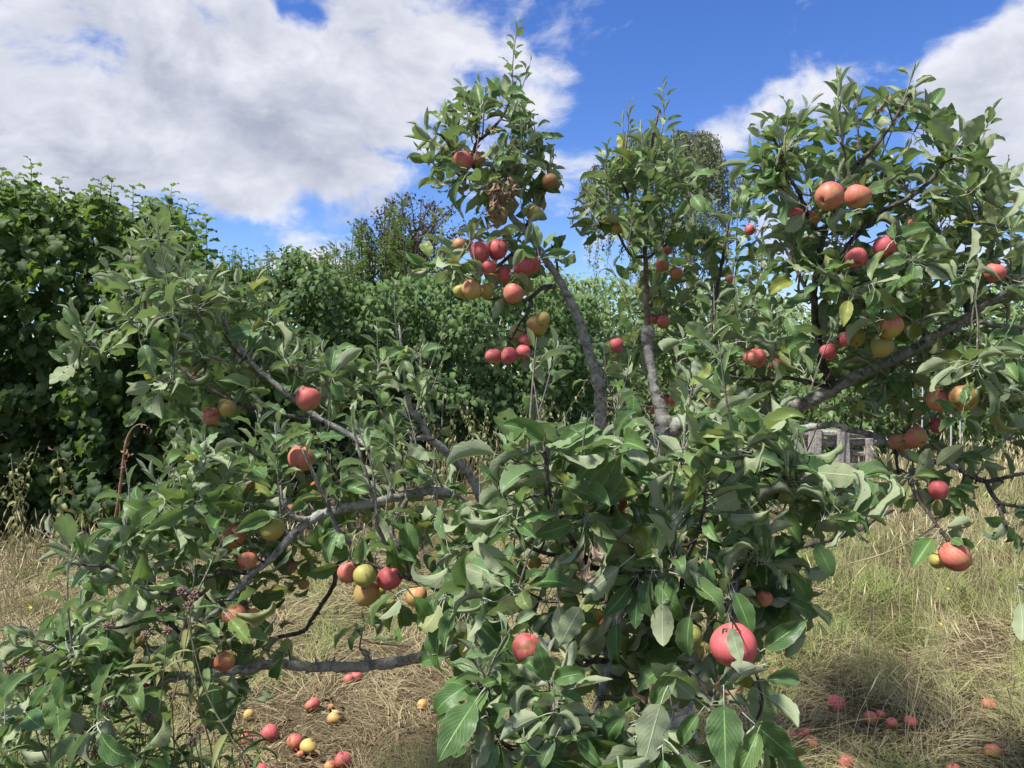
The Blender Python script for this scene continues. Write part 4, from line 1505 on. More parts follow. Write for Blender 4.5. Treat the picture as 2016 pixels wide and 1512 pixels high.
def nettle(px, py, d, v, label, group, sc=1.0):
    p = P(px, py, d)
    t = thing('nettle', label, 'nettle', (p[0], p[1], hgt(p[0], p[1])), group)
    t.rotation_euler = (rng.normal(0, .07), rng.normal(0, .07), rng.uniform(0, 6.28))
    t.scale = (sc, sc, sc)
    o = link('leaves', NV[v][0], t)
    o['kind'] = 'stuff'
    link('stem', NV[v][1], t)


for i in range(34):
    nettle(rng.uniform(865, 1175), 930, rng.uniform(8.6, 10.4), i % 3, 'seeding nettle with drooping pale leaves in the patch before the hedge', 'nettles before the hedge', rng.uniform(.8, 1.15))
for px, d, v, sc, lb in ((14, 6.2, 0, .82, 'taller yellowing nettle in the clump at the dark hazel foot'), (36, 6.0, 1, .85, 'front yellowing nettle in the clump at the dark hazel foot'),
                         (-10, 6.1, 2, .7, 'outermost nettle of the hazel foot clump, cut by the picture edge'), (52, 6.3, 3, .95, 'rearmost short dry nettle in the clump at the hazel foot')):
    nettle(px, 1100, d, v, lb, 'nettles at the hazel foot', sc)
nettle(118, 1100, 6.2, 3, 'single thin nettle with dried lower leaves before the hazel', None, 1.12)
nettle(200, 1100, 6.4, 3, 'short nettle between thin nettle and brown dock stalk', None, .72)


def build_dock():
    d = 6.1
    b = P(225, 1100, d)
    t = thing('dock_stalk', 'dead brown dock stalk with bent tip before the hazel bush', 'weed', (b[0], b[1], 0))
    mat = plain('dead_stalk', (.24, .145, .085), .85, .15, .35, 30)
    pts = np.array([P(216, 1120, d), P(220, 1060, d), P(232, 990, d), P(240, 930, d), P(246, 880, d), P(256, 850, d), P(272, 836, d), P(290, 838, d)])
    pts[0][2] = 0
    V, F, U = tube(catmull(pts, 4) - np.array(t.location), np.linspace(.014, .004, 29), 7, .08)
    link('stalk', mesh_np('stalk', V, F, U, None, [mat]), t)
    pts = np.array([P(232, 1045, d), P(236, 1000, d), P(232, 985, d)])
    V, F, U = tube(catmull(pts, 4) - np.array(t.location), .005, 6, .08)
    link('side_stalk', mesh_np('side_stalk', V, F, U, None, [mat]), t)
    sh = leaf_shape(.4, .8, 1.6, .8, .15, .8, 2, 5, .1, .8, .8, 0, 77)
    me = mesh_np('dried_leaf', sh[0], sh[1], sh[2], None, [M_dead])
    r = np.random.default_rng(78)
    for k in range(34):
        f = r.uniform(0, 1)
        px, py = np.interp(f, [0, .3, .8, 1], [222, 240, 248, 290]), np.interp(f, [0, .3, .8, 1], [1040, 930, 860, 842])
        o = link('dried_leaf', me, t)
        o.location = Vector(P(px + r.normal(0, 3), py, d)) - t.location
        o.rotation_euler = (r.uniform(-2.4, -1.0), r.uniform(-.6, .6), r.uniform(0, 6.28))
        s = r.uniform(.03, .075)
        o.scale = (s, s, s)
        o.color = (r.random(), r.random() * .5, r.random() * .5, 1)


build_dock()

# ================================================================== the apple tree
TB = P(1270, 1240, 2.85)
tree = thing('apple_tree', 'wide low apple tree with many spreading limbs and red apples filling the meadow', 'tree', (TB[0], TB[1], 0))
TREE0 = np.array(tree.location)
SKEL_P, SKEL_R = [], []
APXY = [(h[0], h[1], h[2], h[3]) for h in HANG]

# name, material, points (px, py, distance), radius in picture pixels at each end (or list)
WOOD = [
    ('trunk', 'b', [(1350, 1560, 2.98), (1335, 1400, 2.95), (1310, 1200, 2.90), (1285, 1100, 2.85), (1278, 1000, 2.82), (1288, 900, 2.82), (1312, 845, 2.83)], (40, 26)),
    # upright stem with the graft swelling
    ('limb', 'b', [(1312, 850, 2.83), (1302, 810, 2.84), (1290, 770, 2.86), (1283, 725, 2.88), (1276, 690, 2.9), (1275, 660, 2.9), (1274, 640, 2.9)], [24, 17, 13, 11.5, 13, 17, 10]),
    ('limb', 'g', [(1274, 650, 2.9), (1273, 600, 2.9), (1271, 520, 2.9), (1268, 440, 2.92), (1272, 360, 2.92), (1285, 280, 2.92), (1297, 215, 2.92)], (8.0, 3.2)),
    ('branch', 'd', [(1271, 455, 2.92), (1240, 400, 2.85), (1225, 330, 2.8), (1230, 260, 2.8)], (5, 2)),
    ('branch', 'd', [(1270, 430, 2.92), (1310, 380, 3.0), (1340, 330, 3.05)], (5, 2)),
    ('branch', 'd', [(1268, 505, 2.9), (1240, 500, 2.85), (1205, 440, 2.8), (1180, 430, 2.8)], (4, 2)),
    ('branch', 'd', [(1273, 510, 2.9), (1300, 490, 3.0), (1330, 470, 3.05)], (4, 2)),
    # leaning limb left of it
    ('limb', 'b', [(1278, 1010, 2.82), (1215, 930, 2.82), (1184, 860, 2.82), (1183, 795, 2.82), (1178, 750, 2.8), (1165, 710, 2.79), (1148, 655, 2.78), (1130, 608, 2.77), (1104, 556, 2.76),
                   (1075, 512, 2.75), (1040, 462, 2.74), (1008, 428, 2.73), (985, 392, 2.72), (962, 345, 2.71), (940, 330, 2.71)],
     [20, 18, 16, 14.5, 16, 13, 11.5, 11, 10, 8.5, 8, 7.5, 6.5, 5.5, 5]),
    ('branch', 'd', [(935, 330, 2.71), (928, 318, 2.7), (940, 280, 2.7), (958, 265, 2.7), (985, 235, 2.7), (1003, 200, 2.7), (1012, 160, 2.7)], (6, 2.5)),
    ('branch', 'd', [(940, 278, 2.7), (934, 250, 2.69), (930, 215, 2.68), (925, 190, 2.68)], (4.5, 2)),
    ('branch', 'd', [(905, 320, 2.7), (890, 295, 2.66), (872, 270, 2.64), (858, 262, 2.63)], (4.5, 2)),
    ('branch', 'd', [(955, 340, 2.71), (930, 350, 2.68), (905, 345, 2.66), (880, 320, 2.65)], (5, 2)),
    ('branch', 'd', [(1030, 450, 2.74), (1055, 420, 2.7), (1075, 370, 2.7), (1080, 320, 2.7)], (5, 2.2)),
    ('branch', 'd', [(1094, 565, 2.76), (1070, 566, 2.73), (1045, 585, 2.7), (1030, 592, 2.68), (1000, 588, 2.66), (960, 590, 2.64)], (6.5, 3)),
    ('branch', 'd', [(1045, 585, 2.7), (1040, 612, 2.68), (1022, 640, 2.66), (1008, 665, 2.65)], (4.5, 2.5)),
    ('branch', 'd', [(1060, 500, 2.75), (1010, 500, 2.68), (985, 520, 2.66), (960, 530, 2.64), (900, 530, 2.62), (860, 525, 2.6)], (5.5, 2.2)),
    ('branch', 'd', [(1098, 535, 2.76), (1094, 505, 2.74), (1085, 480, 2.73)], (3.5, 2)),
    # the great right hand limb
    ('limb', 'b', [(1325, 845, 2.83), (1368, 822, 2.8), (1420, 806, 2.75), (1490, 806, 2.68), (1560, 803, 2.6), (1640, 765, 2.52), (1720, 725, 2.42), (1790, 694, 2.35), (1850, 655, 2.3),
                   (1905, 625, 2.25), (1960, 590, 2.18), (2030, 548, 2.1), (2120, 490, 2.0)], [22, 19, 18, 17.5, 17, 15.5, 14, 13.5, 12.5, 10, 9, 8, 6]),
    ('branch', 'b', [(1872, 655, 2.3), (1910, 632, 2.3), (1960, 640, 2.25), (2020, 645, 2.2), (2090, 640, 2.1)], (7, 4.5)),
    ('branch', 'b', [(1800, 690, 2.36), (1850, 692, 2.5), (1900, 685, 2.6), (1960, 690, 2.7)], (5, 3.5)),
    ('limb', 'b', [(1440, 850, 2.75), (1520, 850, 2.6), (1594, 842, 2.5), (1637, 836, 2.46), (1677, 847, 2.42), (1717, 857, 2.4), (1752, 876, 2.37), (1800, 905, 2.32), (1850, 910, 2.28), (1890, 925, 2.24)],
     [12, 10.5, 8.5, 7.5, 7.5, 8, 7.5, 6.5, 6.5, 7]),
    ('branch', 'd', [(1890, 925, 2.24), (1920, 940, 2.2), (1942, 948, 2.18), (1980, 940, 2.14), (2030, 928, 2.1)], (7, 4.5)),
    ('branch', 'd', [(1940, 947, 2.18), (1962, 985, 2.14), (1990, 995, 2.1), (2040, 1002, 2.06)], (6, 4)),
    ('branch', 'd', [(1963, 985, 2.14), (1978, 1030, 2.1), (2003, 1062, 2.08), (2040, 1090, 2.05)], (4.5, 3)),
    ('branch', 'd', [(1845, 908, 2.28), (1800, 930, 2.2), (1794, 948, 2.16), (1806, 980, 2.13), (1832, 1015, 2.1), (1850, 1042, 2.08), (1870, 1068, 2.06)], (6, 3.5)),
    ('branch', 'd', [(1762, 880, 2.36), (1766, 915, 2.33), (1768, 935, 2.31), (1752, 960, 2.3)], (4.5, 2.5)),
    ('branch', 'd', [(1560, 1080, 1.95), (1640, 1060, 1.95), (1695, 1040, 1.95), (1725, 1020, 1.96), (1760, 1004, 1.98)], (7, 4.5)),
    # risers on the right
    ('branch', 'd', [(1640, 765, 2.52), (1618, 715, 2.45), (1609, 660, 2.4), (1604, 615, 2.36), (1605, 560, 2.32), (1616, 490, 2.28), (1628, 447, 2.25), (1645, 410, 2.22), (1672, 345, 2.2), (1689, 323, 2.2)],
     [13, 10, 9, 8.5, 8, 7.5, 7.5, 6, 5, 4.5]),
    ('branch', 'd', [(1626, 452, 2.25), (1600, 446, 2.22), (1584, 405, 2.2), (1570, 375, 2.18), (1552, 345, 2.17), (1535, 305, 2.16), (1522, 268, 2.15)], (6, 2.5)),
    ('branch', 'd', [(1672, 345, 2.2), (1664, 315, 2.2), (1655, 260, 2.2), (1651, 205, 2.2)], (4, 2.2)),
    ('branch', 'd', [(1689, 323, 2.2), (1730, 279, 2.2), (1757, 241, 2.2), (1780, 205, 2.2), (1800, 172, 2.2)], (6, 2.5)),
    ('branch', 'd', [(1612, 520, 2.3), (1650, 503, 2.28), (1681, 470, 2.26), (1734, 417, 2.22), (1794, 388, 2.2), (1838, 348, 2.18), (1858, 320, 2.17), (1880, 290, 2.17)], [6, 6, 6.5, 6, 5.5, 5, 4, 3]),
    ('branch', 'd', [(1684, 470, 2.26), (1688, 430, 2.28), (1690, 390, 2.28), (1700, 340, 2.28)], (3.5, 2)),
    ('branch', 'd', [(1604, 600, 2.36), (1580, 555, 2.4), (1562, 520, 2.42), (1540, 480, 2.44), (1515, 440, 2.44)], (5, 2.5)),
    ('branch', 'd', [(1640, 640, 2.38), (1658, 600, 2.34), (1666, 585, 2.32), (1690, 610, 2.28), (1700, 630, 2.26)], (6.5, 3.5)),
    ('branch', 'd', [(1905, 625, 2.25), (1900, 560, 2.3), (1920, 500, 2.34), (1938, 440, 2.36), (1945, 400, 2.36)], (5, 2.5)),
    ('branch', 'd', [(1640, 765, 2.52), (1560, 745, 2.4), (1500, 747, 2.34), (1440, 742, 2.3), (1412, 728, 2.28)], (6, 3)),
    ('branch', 'd', [(1400, 812, 2.78), (1396, 740, 2.95), (1400, 680, 3.0), (1404, 617, 3.0), (1414, 555, 3.0), (1424, 500, 3.0), (1440, 410, 3.0)], (8, 3)),
    # left side
    ('limb', 'b', [(1270, 1080, 2.83), (1130, 1060, 2.72), (1010, 1030, 2.62), (950, 985, 2.58), (930, 945, 2.57), (905, 914, 2.56), (872, 884, 2.55), (845, 861, 2.54), (832, 834, 2.54), (812, 812, 2.54),
                   (800, 770, 2.54), (792, 700, 2.54), (786, 640, 2.54)], [24, 20, 16, 12, 11, 10.5, 10, 10, 8, 7, 5, 4, 3]),
    ('branch', 'b', [(848, 864, 2.54), (828, 862, 2.5), (806, 866, 2.46)], (7, 5)),
    ('limb', 'b', [(1270, 1100, 2.83), (1120, 1080, 2.62), (1000, 1040, 2.4), (905, 985, 2.26), (880, 970, 2.22), (840, 967, 2.18), (800, 974, 2.14), (740, 989, 2.08), (667, 1004, 2.02), (617, 1021, 1.98),
                   (573, 1057, 1.95), (537, 1097, 1.92), (493, 1131, 1.9), (467, 1164, 1.88), (433, 1197, 1.86), (400, 1221, 1.84), (360, 1244, 1.82), (327, 1267, 1.8), (290, 1300, 1.78)],
     [26, 20, 15, 12, 12, 11.5, 11, 11.5, 11.5, 11.5, 11, 9.5, 8, 7.5, 7, 6.5, 6, 5, 4]),
    ('branch', 'b', [(617, 1021, 1.98), (590, 1022, 1.95), (570, 1010, 1.94), (556, 985, 1.93), (552, 955, 1.93)], (8, 4)),
    ('branch', 'd', [(485, 1128, 1.9), (450, 1125, 1.88), (425, 1132, 1.86), (395, 1134, 1.84), (360, 1120, 1.82)], (7, 4)),
    ('branch', 'd', [(440, 1190, 1.86), (390, 1170, 1.8), (330, 1168, 1.78), (290, 1158, 1.76), (262, 1148, 1.75), (230, 1120, 1.74), (170, 1112, 1.74)], (6.5, 3.5)),
    ('branch', 'd', [(360, 1244, 1.82), (300, 1215, 1.74), (240, 1235, 1.7), (180, 1235, 1.68), (120, 1275, 1.66), (60, 1290, 1.65)], (5.5, 2.5)),
    ('branch', 'b', [(905, 985, 2.26), (840, 950, 2.3), (760, 900, 2.32), (690, 857, 2.34), (650, 835, 2.34), (610, 812, 2.34), (570, 780, 2.34), (530, 745, 2.34), (490, 710, 2.34), (465, 670, 2.34),
                     (440, 632, 2.34), (428, 595, 2.34)], [11, 9.5, 8.5, 8, 7.5, 7.5, 7, 6.5, 6, 5.5, 5, 3.5]),
    ('branch', 'd', [(488, 708, 2.34), (462, 690, 2.3), (440, 655, 2.28)], (5, 2.5)),
    ('branch', 'd', [(640, 830, 2.34), (520, 810, 2.36), (420, 770, 2.38), (340, 710, 2.4), (300, 650, 2.42), (272, 613, 2.42), (250, 580, 2.42)], (6.5, 3.5)),
    ('branch', 'd', [(290, 640, 2.42), (284, 590, 2.42), (286, 540, 2.42), (290, 490, 2.42)], (4, 2)),
    ('branch', 'b', [(1262, 1290, 2.84), (1130, 1270, 2.6), (1000, 1270, 2.4), (880, 1285, 2.25), (800, 1300, 2.15), (740, 1309, 2.1), (680, 1314, 2.05), (600, 1311, 2.0), (540, 1307, 1.96), (480, 1318, 1.92),
                     (400, 1326, 1.88), (335, 1338, 1.84), (285, 1362, 1.8)], [15, 14, 13.5, 13.5, 13, 12.5, 12.5, 12, 12, 11, 10, 8, 5]),
    ('branch', 'b', [(726, 1306, 2.09), (722, 1292, 2.08), (714, 1280, 2.07)], (9, 6)),
    ('branch', 'd', [(300, 1345, 1.82), (250, 1335, 1.78), (200, 1355, 1.75), (160, 1362, 1.73)], (5, 2.5)),
    ('branch', 'd', [(663, 1110, 2.2), (657, 1151, 2.2), (633, 1191, 2.2), (612, 1222, 2.2), (600, 1241, 2.2), (570, 1250, 2.18), (547, 1254, 2.16)], (6, 5)),
    ('branch', 'd', [(800, 990, 2.1), (740, 1050, 2.16), (700, 1085, 2.18), (663, 1110, 2.2)], (7, 5.5)),
    ('branch', 's', [(760, 1075, 1.8), (742, 1035, 1.78), (742, 1011, 1.76), (729, 961, 1.75), (709, 894, 1.74), (698, 850, 1.74), (692, 818, 1.74)], (6.5, 3)),
    ('branch', 's', [(690, 1070, 1.8), (663, 1040, 1.78), (648, 1000, 1.76), (625, 950, 1.75), (610, 915, 1.75), (595, 885, 1.75)], (6.5, 3)),
    ('branch', 'd', [(800, 985, 2.0), (770, 1040, 1.85), (780, 1070, 1.8), (798, 1105, 1.78), (808, 1138, 1.77)], (6, 3.5)),
    ('branch', 'd', [(900, 1165, 1.75), (839, 1151, 1.76), (808, 1140, 1.77), (789, 1134, 1.77), (739, 1114, 1.78), (715, 1105, 1.78)], (6.5, 4)),
    # boughs that come forward over the viewer's side
    ('limb', 'b', [(1275, 1060, 2.83), (1268, 1090, 2.4), (1262, 1110, 2.0), (1245, 1140, 1.75), (1226, 1180, 1.62), (1220, 1210, 1.58), (1208, 1250, 1.55), (1193, 1325, 1.52), (1178, 1380, 1.5), (1150, 1430, 1.46)],
     [20, 16, 13, 12, 11, 10.5, 10, 9, 8, 5]),
    ('branch', 'd', [(1198, 1300, 1.53), (1170, 1300, 1.5), (1150, 1310, 1.48), (1130, 1300, 1.46)], (8, 4)),
    ('branch', 'd', [(1230, 1175, 1.63), (1260, 1130, 1.58), (1285, 1080, 1.54), (1320, 1040, 1.5), (1350, 1000, 1.48)], (8, 4)),
    ('branch', 'd', [(1246, 1140, 1.75), (1180, 1120, 1.65), (1130, 1105, 1.58), (1050, 1080, 1.55), (1020, 1050, 1.52)], (7, 4)),
    ('branch', 'd', [(1100, 1100, 1.57), (1070, 1160, 1.52), (1050, 1210, 1.5), (1040, 1245, 1.5)], (5, 3.5)),
    ('limb', 'b', [(1300, 1010, 2.6), (1370, 1030, 2.1), (1430, 1060, 1.8), (1450, 1120, 1.62), (1440, 1180, 1.5), (1435, 1215, 1.45)], [16, 13, 11, 9, 7, 4]),
    ('branch', 'd', [(1436, 1075, 1.75), (1460, 1120, 1.6), (1482, 1080, 1.5), (1505, 1050, 1.46)], (8, 4)),
    ('branch', 'd', [(1340, 1160, 1.7), (1350, 1110, 1.55), (1370, 1060, 1.46), (1385, 1005, 1.42), (1388, 975, 1.4)], (6, 3)),
    ('branch', 'd', [(1560, 1080, 1.95), (1600, 1020, 1.8), (1640, 980, 1.7), (1672, 950, 1.66)], (6, 3)),
    ('branch', 'd', [(2140, 960, 1.75), (2090, 1050, 1.65), (2050, 1120, 1.6), (2025, 1180, 1.57)], (7, 3)),
    ('branch', 'd', [(1420, 1050, 1.85), (1470, 980, 1.7), (1490, 920, 1.6), (1508, 870, 1.56), (1518, 840, 1.55)], (7, 3)),
    ('branch', 'd', [(1160, 1110, 1.62), (1110, 1040, 1.5), (1085, 980, 1.46), (1076, 930, 1.44), (1073, 880, 1.43)], (7, 3)),
    ('branch', 'd', [(1246, 1130, 1.75), (1215, 1070, 1.6), (1205, 1020, 1.52), (1206, 985, 1.5)], (6, 3)),
    ('branch', 'd', [(1150, 1430, 1.46), (1110, 1460, 1.38), (1092, 1430, 1.34), (1085, 1390, 1.32), (1080, 1340, 1.31)], (6, 3)),
    ('branch', 'd', [(1130, 1480, 1.45), (1020, 1480, 1.36), (975, 1440, 1.32), (960, 1390, 1.3), (948, 1350, 1.3)], (5, 2.5)),
    ('branch', 'd', [(1180, 1375, 1.5), (1250, 1370, 1.46), (1290, 1340, 1.44), (1320, 1310, 1.43), (1370, 1330, 1.4), (1400, 1380, 1.36)], (7, 3.5)),
    ('branch', 'd', [(1250, 1372, 1.46), (1262, 1420, 1.4), (1270, 1460, 1.38), (1262, 1500, 1.36)], (5, 3)),
    ('branch', 'd', [(1440, 1200, 1.47), (1480, 1300, 1.42), (1500, 1380, 1.36), (1480, 1440, 1.32)], (6, 3)),
]
BM = {'b': M_bark, 'd': M_barkd, 'g': M_barkg, 's': M_shoot}
SHOW = []                      # stretches of wood that the photograph shows bare


def build_wood():
    for (nm, mt, pts, rad) in WOOD:
        w = np.array([P(*p) for p in pts])
        if pts[0][1] == 1560:
            w[0][2] = -.05
        per = 6
        q = catmull(w, per)
        if isinstance(rad, tuple):
            rp = np.linspace(rad[0], rad[1], len(pts))
        else:
            rp = np.array(rad, float)
        rm = rp * .79 * np.array([p[2] for p in pts]) / FPX
        rr = np.interp(np.arange(len(q)), np.arange(len(pts)) * per, rm)
        q = q + rng.normal(0, .10, q.shape) * rr[:, None] * (np.arange(len(q)) > 0)[:, None]
        rr = rr * (1 + rng.normal(0, .05, len(rr)))
        sides = 14 if rm.max() > .014 else 8
        V, F, U = tube(q, rr, sides, .05)
        bag = Bag()
        bag.add(V, F, U)
        # spur stubs and knots
        for k in range(int(len(q) * (.35 if mt != 's' else 0))):
            i = rng.integers(1, len(q))
            dr = unit(rng.normal(0, 1, 3))
            a = q[i] + dr * rr[i] * .5
            sl_ = rng.uniform(.4, 1.6) * min(rr[i], .008) + .006
            V, F, U = tube([a, a + dr * sl_ * .6, a + dr * sl_ * 1.2 + [0, 0, sl_ * .4]], [rr[i] * .35 + .001, rr[i] * .28 + .001, rr[i] * .2], 6, .12)
            bag.add(V, F, U)
        link(nm, bag.mesh(nm, [BM[mt]], origin=TREE0), tree)
        SKEL_P.extend(q)
        SKEL_R.extend(rr)


build_wood()

LV = Leaves(apple_shapes())
TW = Bag()
rl = np.random.default_rng(5)


def tint_old(f, r):
    return (np.clip(r.normal(.42, .28), 0, 1), max(0, r.normal(-.02, .10)) if r.random() > .03 else r.uniform(.4, 1), max(0, r.normal(.06, .14)))


def tint_young(f, r):
    return (np.clip(r.normal(.65, .2), 0, 1), max(0, r.normal(.02, .06)), np.clip(.15 + .75 * f ** 1.4 + r.normal(0, .1), 0, 1))


def attach(base, thick=.003):
    """a twig from the nearest wood to base"""
    A = np.array(SKEL_P)
    dd = np.linalg.norm(A - base, axis=1) + .25 * np.maximum(0, A[:, 2] - base[2])
    i = int(np.argmin(dd))
    s = A[i]
    ln = np.linalg.norm(base - s)
    if ln < .012:
        return
    mid = (s + base) / 2 + rl.normal(0, .08, 3) * ln + np.array([0, 0, -.10 * ln])
    pts = catmull([s, mid, base], 4 if ln > .08 else 2)
    qx, qy, qd = proj(pts)
    for ax, ay, ar, ad in APXY:
        hit = (np.hypot(qx - ax, qy - ay) < ar * 1.05) & (qd < ad + ar * ad / FPX) & (qd > ad - .5)
        if hit.any() and not (np.hypot(qx[-1] - ax, qy[-1] - ay) < ar * 1.4):
            for i_ in np.nonzero(hit)[0]:
                if 0 < i_ < len(pts) - 1:
                    pts[i_] = P(qx[i_], qy[i_], ad + ar * ad / FPX * 1.25)
    r0 = min(SKEL_R[i] * .7, thick * (1 + ln * 2.2))
    V, F, U = tube(pts, np.linspace(r0, max(thick * .55, .0016), len(pts)), 5, .08)
    TW.add(V, F, U)
    SKEL_P.extend(pts[1:])
    SKEL_R.extend([r0 * .8] * (len(pts) - 1))


def rosette(p, axis, n, size, open_=(45, 105), droop=.25, rolled=.22, yellow=0.0):
    axis = unit(axis)
    e1 = unit(np.cross(axis, [.2, .9, .37]))
    e2 = np.cross(axis, e1)
    ph = rl.uniform(0, 6.28)
    for i in range(n):
        a = ph + i * 2.4 + rl.normal(0, .25)
        rad = e1 * math.cos(a) + e2 * math.sin(a)
        th = R(rl.uniform(*open_))
        y = axis * math.cos(th) + rad * math.sin(th)
        z = axis * math.sin(th) - rad * math.cos(th)
        y = y + np.array([0, 0, -droop * rl.uniform(.2, 1.6)])
        z = z + rl.normal(0, .38, 3)
        k = rl.choice(ROLLED) if rl.random() < rolled else rl.choice(MATURE)
        t = tint_old(0, rl)
        if yellow and rl.random() < yellow:
            t = (t[0], rl.uniform(.3, .9), t[2])
        if rl.random() < .19:
            z = -z
        LV.add(p + axis * rl.uniform(-.012, .015), y, z, size * 1.0 * rl.uniform(.55, 1.2), k, t)


def in_poly(x, y, poly):
    poly = np.array(poly, float)
    inside = np.zeros(len(x), bool)
    j = len(poly) - 1
    for i in range(len(poly)):
        xi, yi = poly[i]
        xj, yj = poly[j]
        c = ((yi > y) != (yj > y)) & (x < (xj - xi) * (y - yi) / (yj - yi + 1e-12) + xi)
        inside ^= c
        j = i
    return inside


# leafy shoots: base and tip (px, py), distance, leaves, leaf length
SHOOTS = [
    (1010, 200, 1020, 38, 2.7, 18, .060), (1003, 240, 1045, 120, 2.72, 13, .062), (930, 280, 912, 170, 2.68, 8, .085), (900, 300, 872, 222, 2.66, 7, .09), (950, 270, 945, 165, 2.7, 8, .09),
    (870, 290, 826, 248, 2.63, 6, .09), (1075, 360, 1085, 300, 2.7, 8, .075), (1030, 300, 1035, 215, 2.72, 9, .08), (1060, 290, 1050, 235, 2.74, 7, .075), (860, 330, 832, 300, 2.62, 6, .085),
    (1295, 300, 1305, 165, 2.92, 14, .07), (1230, 320, 1240, 205, 2.8, 10, .055), (1200, 400, 1188, 300, 2.8, 9, .08), (1340, 380, 1375, 300, 3.05, 8, .08), (1270, 330, 1262, 250, 2.9, 9, .08),
    (1320, 330, 1335, 270, 3.0, 8, .085), (1180, 450, 1150, 400, 2.8, 6, .08),
    (1552, 340, 1520, 240, 2.16, 8, .09), (1535, 300, 1555, 215, 2.15, 6, .09), (1655, 280, 1650, 165, 2.2, 9, .085), (1690, 290, 1685, 180, 2.22, 7, .085), (1775, 210, 1800, 140, 2.2, 8, .075),
    (1757, 240, 1740, 190, 2.2, 6, .09), (1800, 260, 1830, 215, 2.2, 7, .085), (1850, 330, 1925, 245, 2.17, 9, .085), (1870, 320, 1890, 260, 2.2, 6, .08), (1960, 420, 1990, 345, 2.3, 5, .085),
    (1940, 420, 1935, 345, 2.35, 7, .075), (1450, 470, 1468, 345, 2.9, 9, .085), (1500, 330, 1475, 300, 2.2, 6, .085), (1425, 520, 1442, 385, 3.0, 10, .075), (1380, 560, 1385, 440, 3.1, 9, .075),
    (1490, 560, 1500, 470, 2.9, 9, .08), (1340, 600, 1345, 530, 3.2, 8, .08), (1960, 600, 1990, 540, 2.2, 8, .09), (1900, 480, 1930, 400, 2.3, 8, .085),
    (288, 540, 290, 432, 2.42, 14, .08), (405, 620, 425, 530, 2.36, 11, .08), (420, 600, 400, 540, 2.34, 9, .08), (440, 640, 465, 560, 2.34, 9, .08), (250, 590, 215, 530, 2.42, 9, .08),
    (170, 660, 135, 600, 2.4, 9, .075), (200, 690, 150, 650, 2.38, 9, .08), (540, 700, 540, 575, 2.4, 13, .078), (640, 770, 635, 680, 2.4, 9, .075), (520, 640, 515, 590, 2.36, 7, .08), (590, 740, 585, 680, 2.38, 8, .075),
    (786, 700, 776, 570, 2.54, 13, .075), (825, 760, 832, 660, 2.5, 10, .07), (850, 770, 882, 680, 2.5, 11, .07), (745, 760, 742, 640, 2.5, 10, .075), (700, 800, 690, 720, 2.45, 9, .075), (870, 840, 875, 760, 2.5, 9, .07),
    (330, 480, 325, 450, 2.42, 6, .08), (250, 540, 262, 480, 2.44, 8, .08), (360, 600, 372, 540, 2.4, 8, .08), (480, 610, 492, 590, 2.4, 6, .075),
    (742, 1011, 692, 812, 1.75, 13, .072), (663, 1040, 594, 878, 1.75, 9, .055), (417, 960, 405, 835, 1.95, 10, .078), (345, 1000, 290, 925, 1.9, 10, .075), (172, 1114, 62, 1036, 1.74, 13, .078), (500, 900, 510, 820, 2.05, 9, .08),
    (560, 900, 548, 830, 2.1, 8, .08), (330, 950, 350, 880, 2.0, 8, .08), (120, 1275, 40, 1250, 1.66, 10, .085), (90, 1290, 60, 1225, 1.64, 7, .08), (640, 880, 655, 820, 2.1, 8, .075), (780, 900, 775, 830, 2.0, 10, .075),
    (850, 940, 855, 880, 2.0, 8, .08), (200, 1330, 120, 1330, 1.72, 9, .08), (80, 1420, 10, 1340, 1.55, 9, .085), (160, 1100, 140, 1060, 1.76, 5, .08),
    (1080, 960, 1072, 845, 1.44, 8, .105), (1206, 1000, 1207, 955, 1.5, 6, .09), (1387, 1010, 1392, 925, 1.41, 8, .085), (1495, 910, 1525, 815, 1.56, 10, .085), (1475, 1100, 1515, 1035, 1.47, 9, .075), (1640, 980, 1700, 935, 1.66, 11, .085),
    (1165, 930, 1170, 820, 1.55, 8, .09), (1290, 920, 1300, 850, 1.6, 8, .09), (1450, 880, 1455, 790, 1.58, 8, .09), (1340, 920, 1350, 850, 1.5, 8, .09), (1570, 950, 1580, 860, 1.6, 8, .09), (1090, 1400, 1078, 1290, 1.31, 11, .068), (1110, 1380, 1120, 1310, 1.32, 6, .07),
    (965, 1410, 940, 1300, 1.3, 8, .075), (1400, 1390, 1420, 1330, 1.35, 7, .09), (1180, 1440, 1190, 1390, 1.34, 7, .08), (1000, 900, 1010, 835, 1.5, 6, .1), (760, 1010, 770, 950, 1.9, 7, .085),
    (1250, 880, 1235, 800, 1.6, 7, .1), (1120, 900, 1110, 810, 1.55, 6, .09), (1205, 780, 1185, 720, 2.4, 6, .07), (1215, 800, 1240, 690, 2.5, 8, .07), (1330, 740, 1350, 660, 2.6, 8, .09), (1400, 720, 1390, 650, 2.5, 8, .09),
]
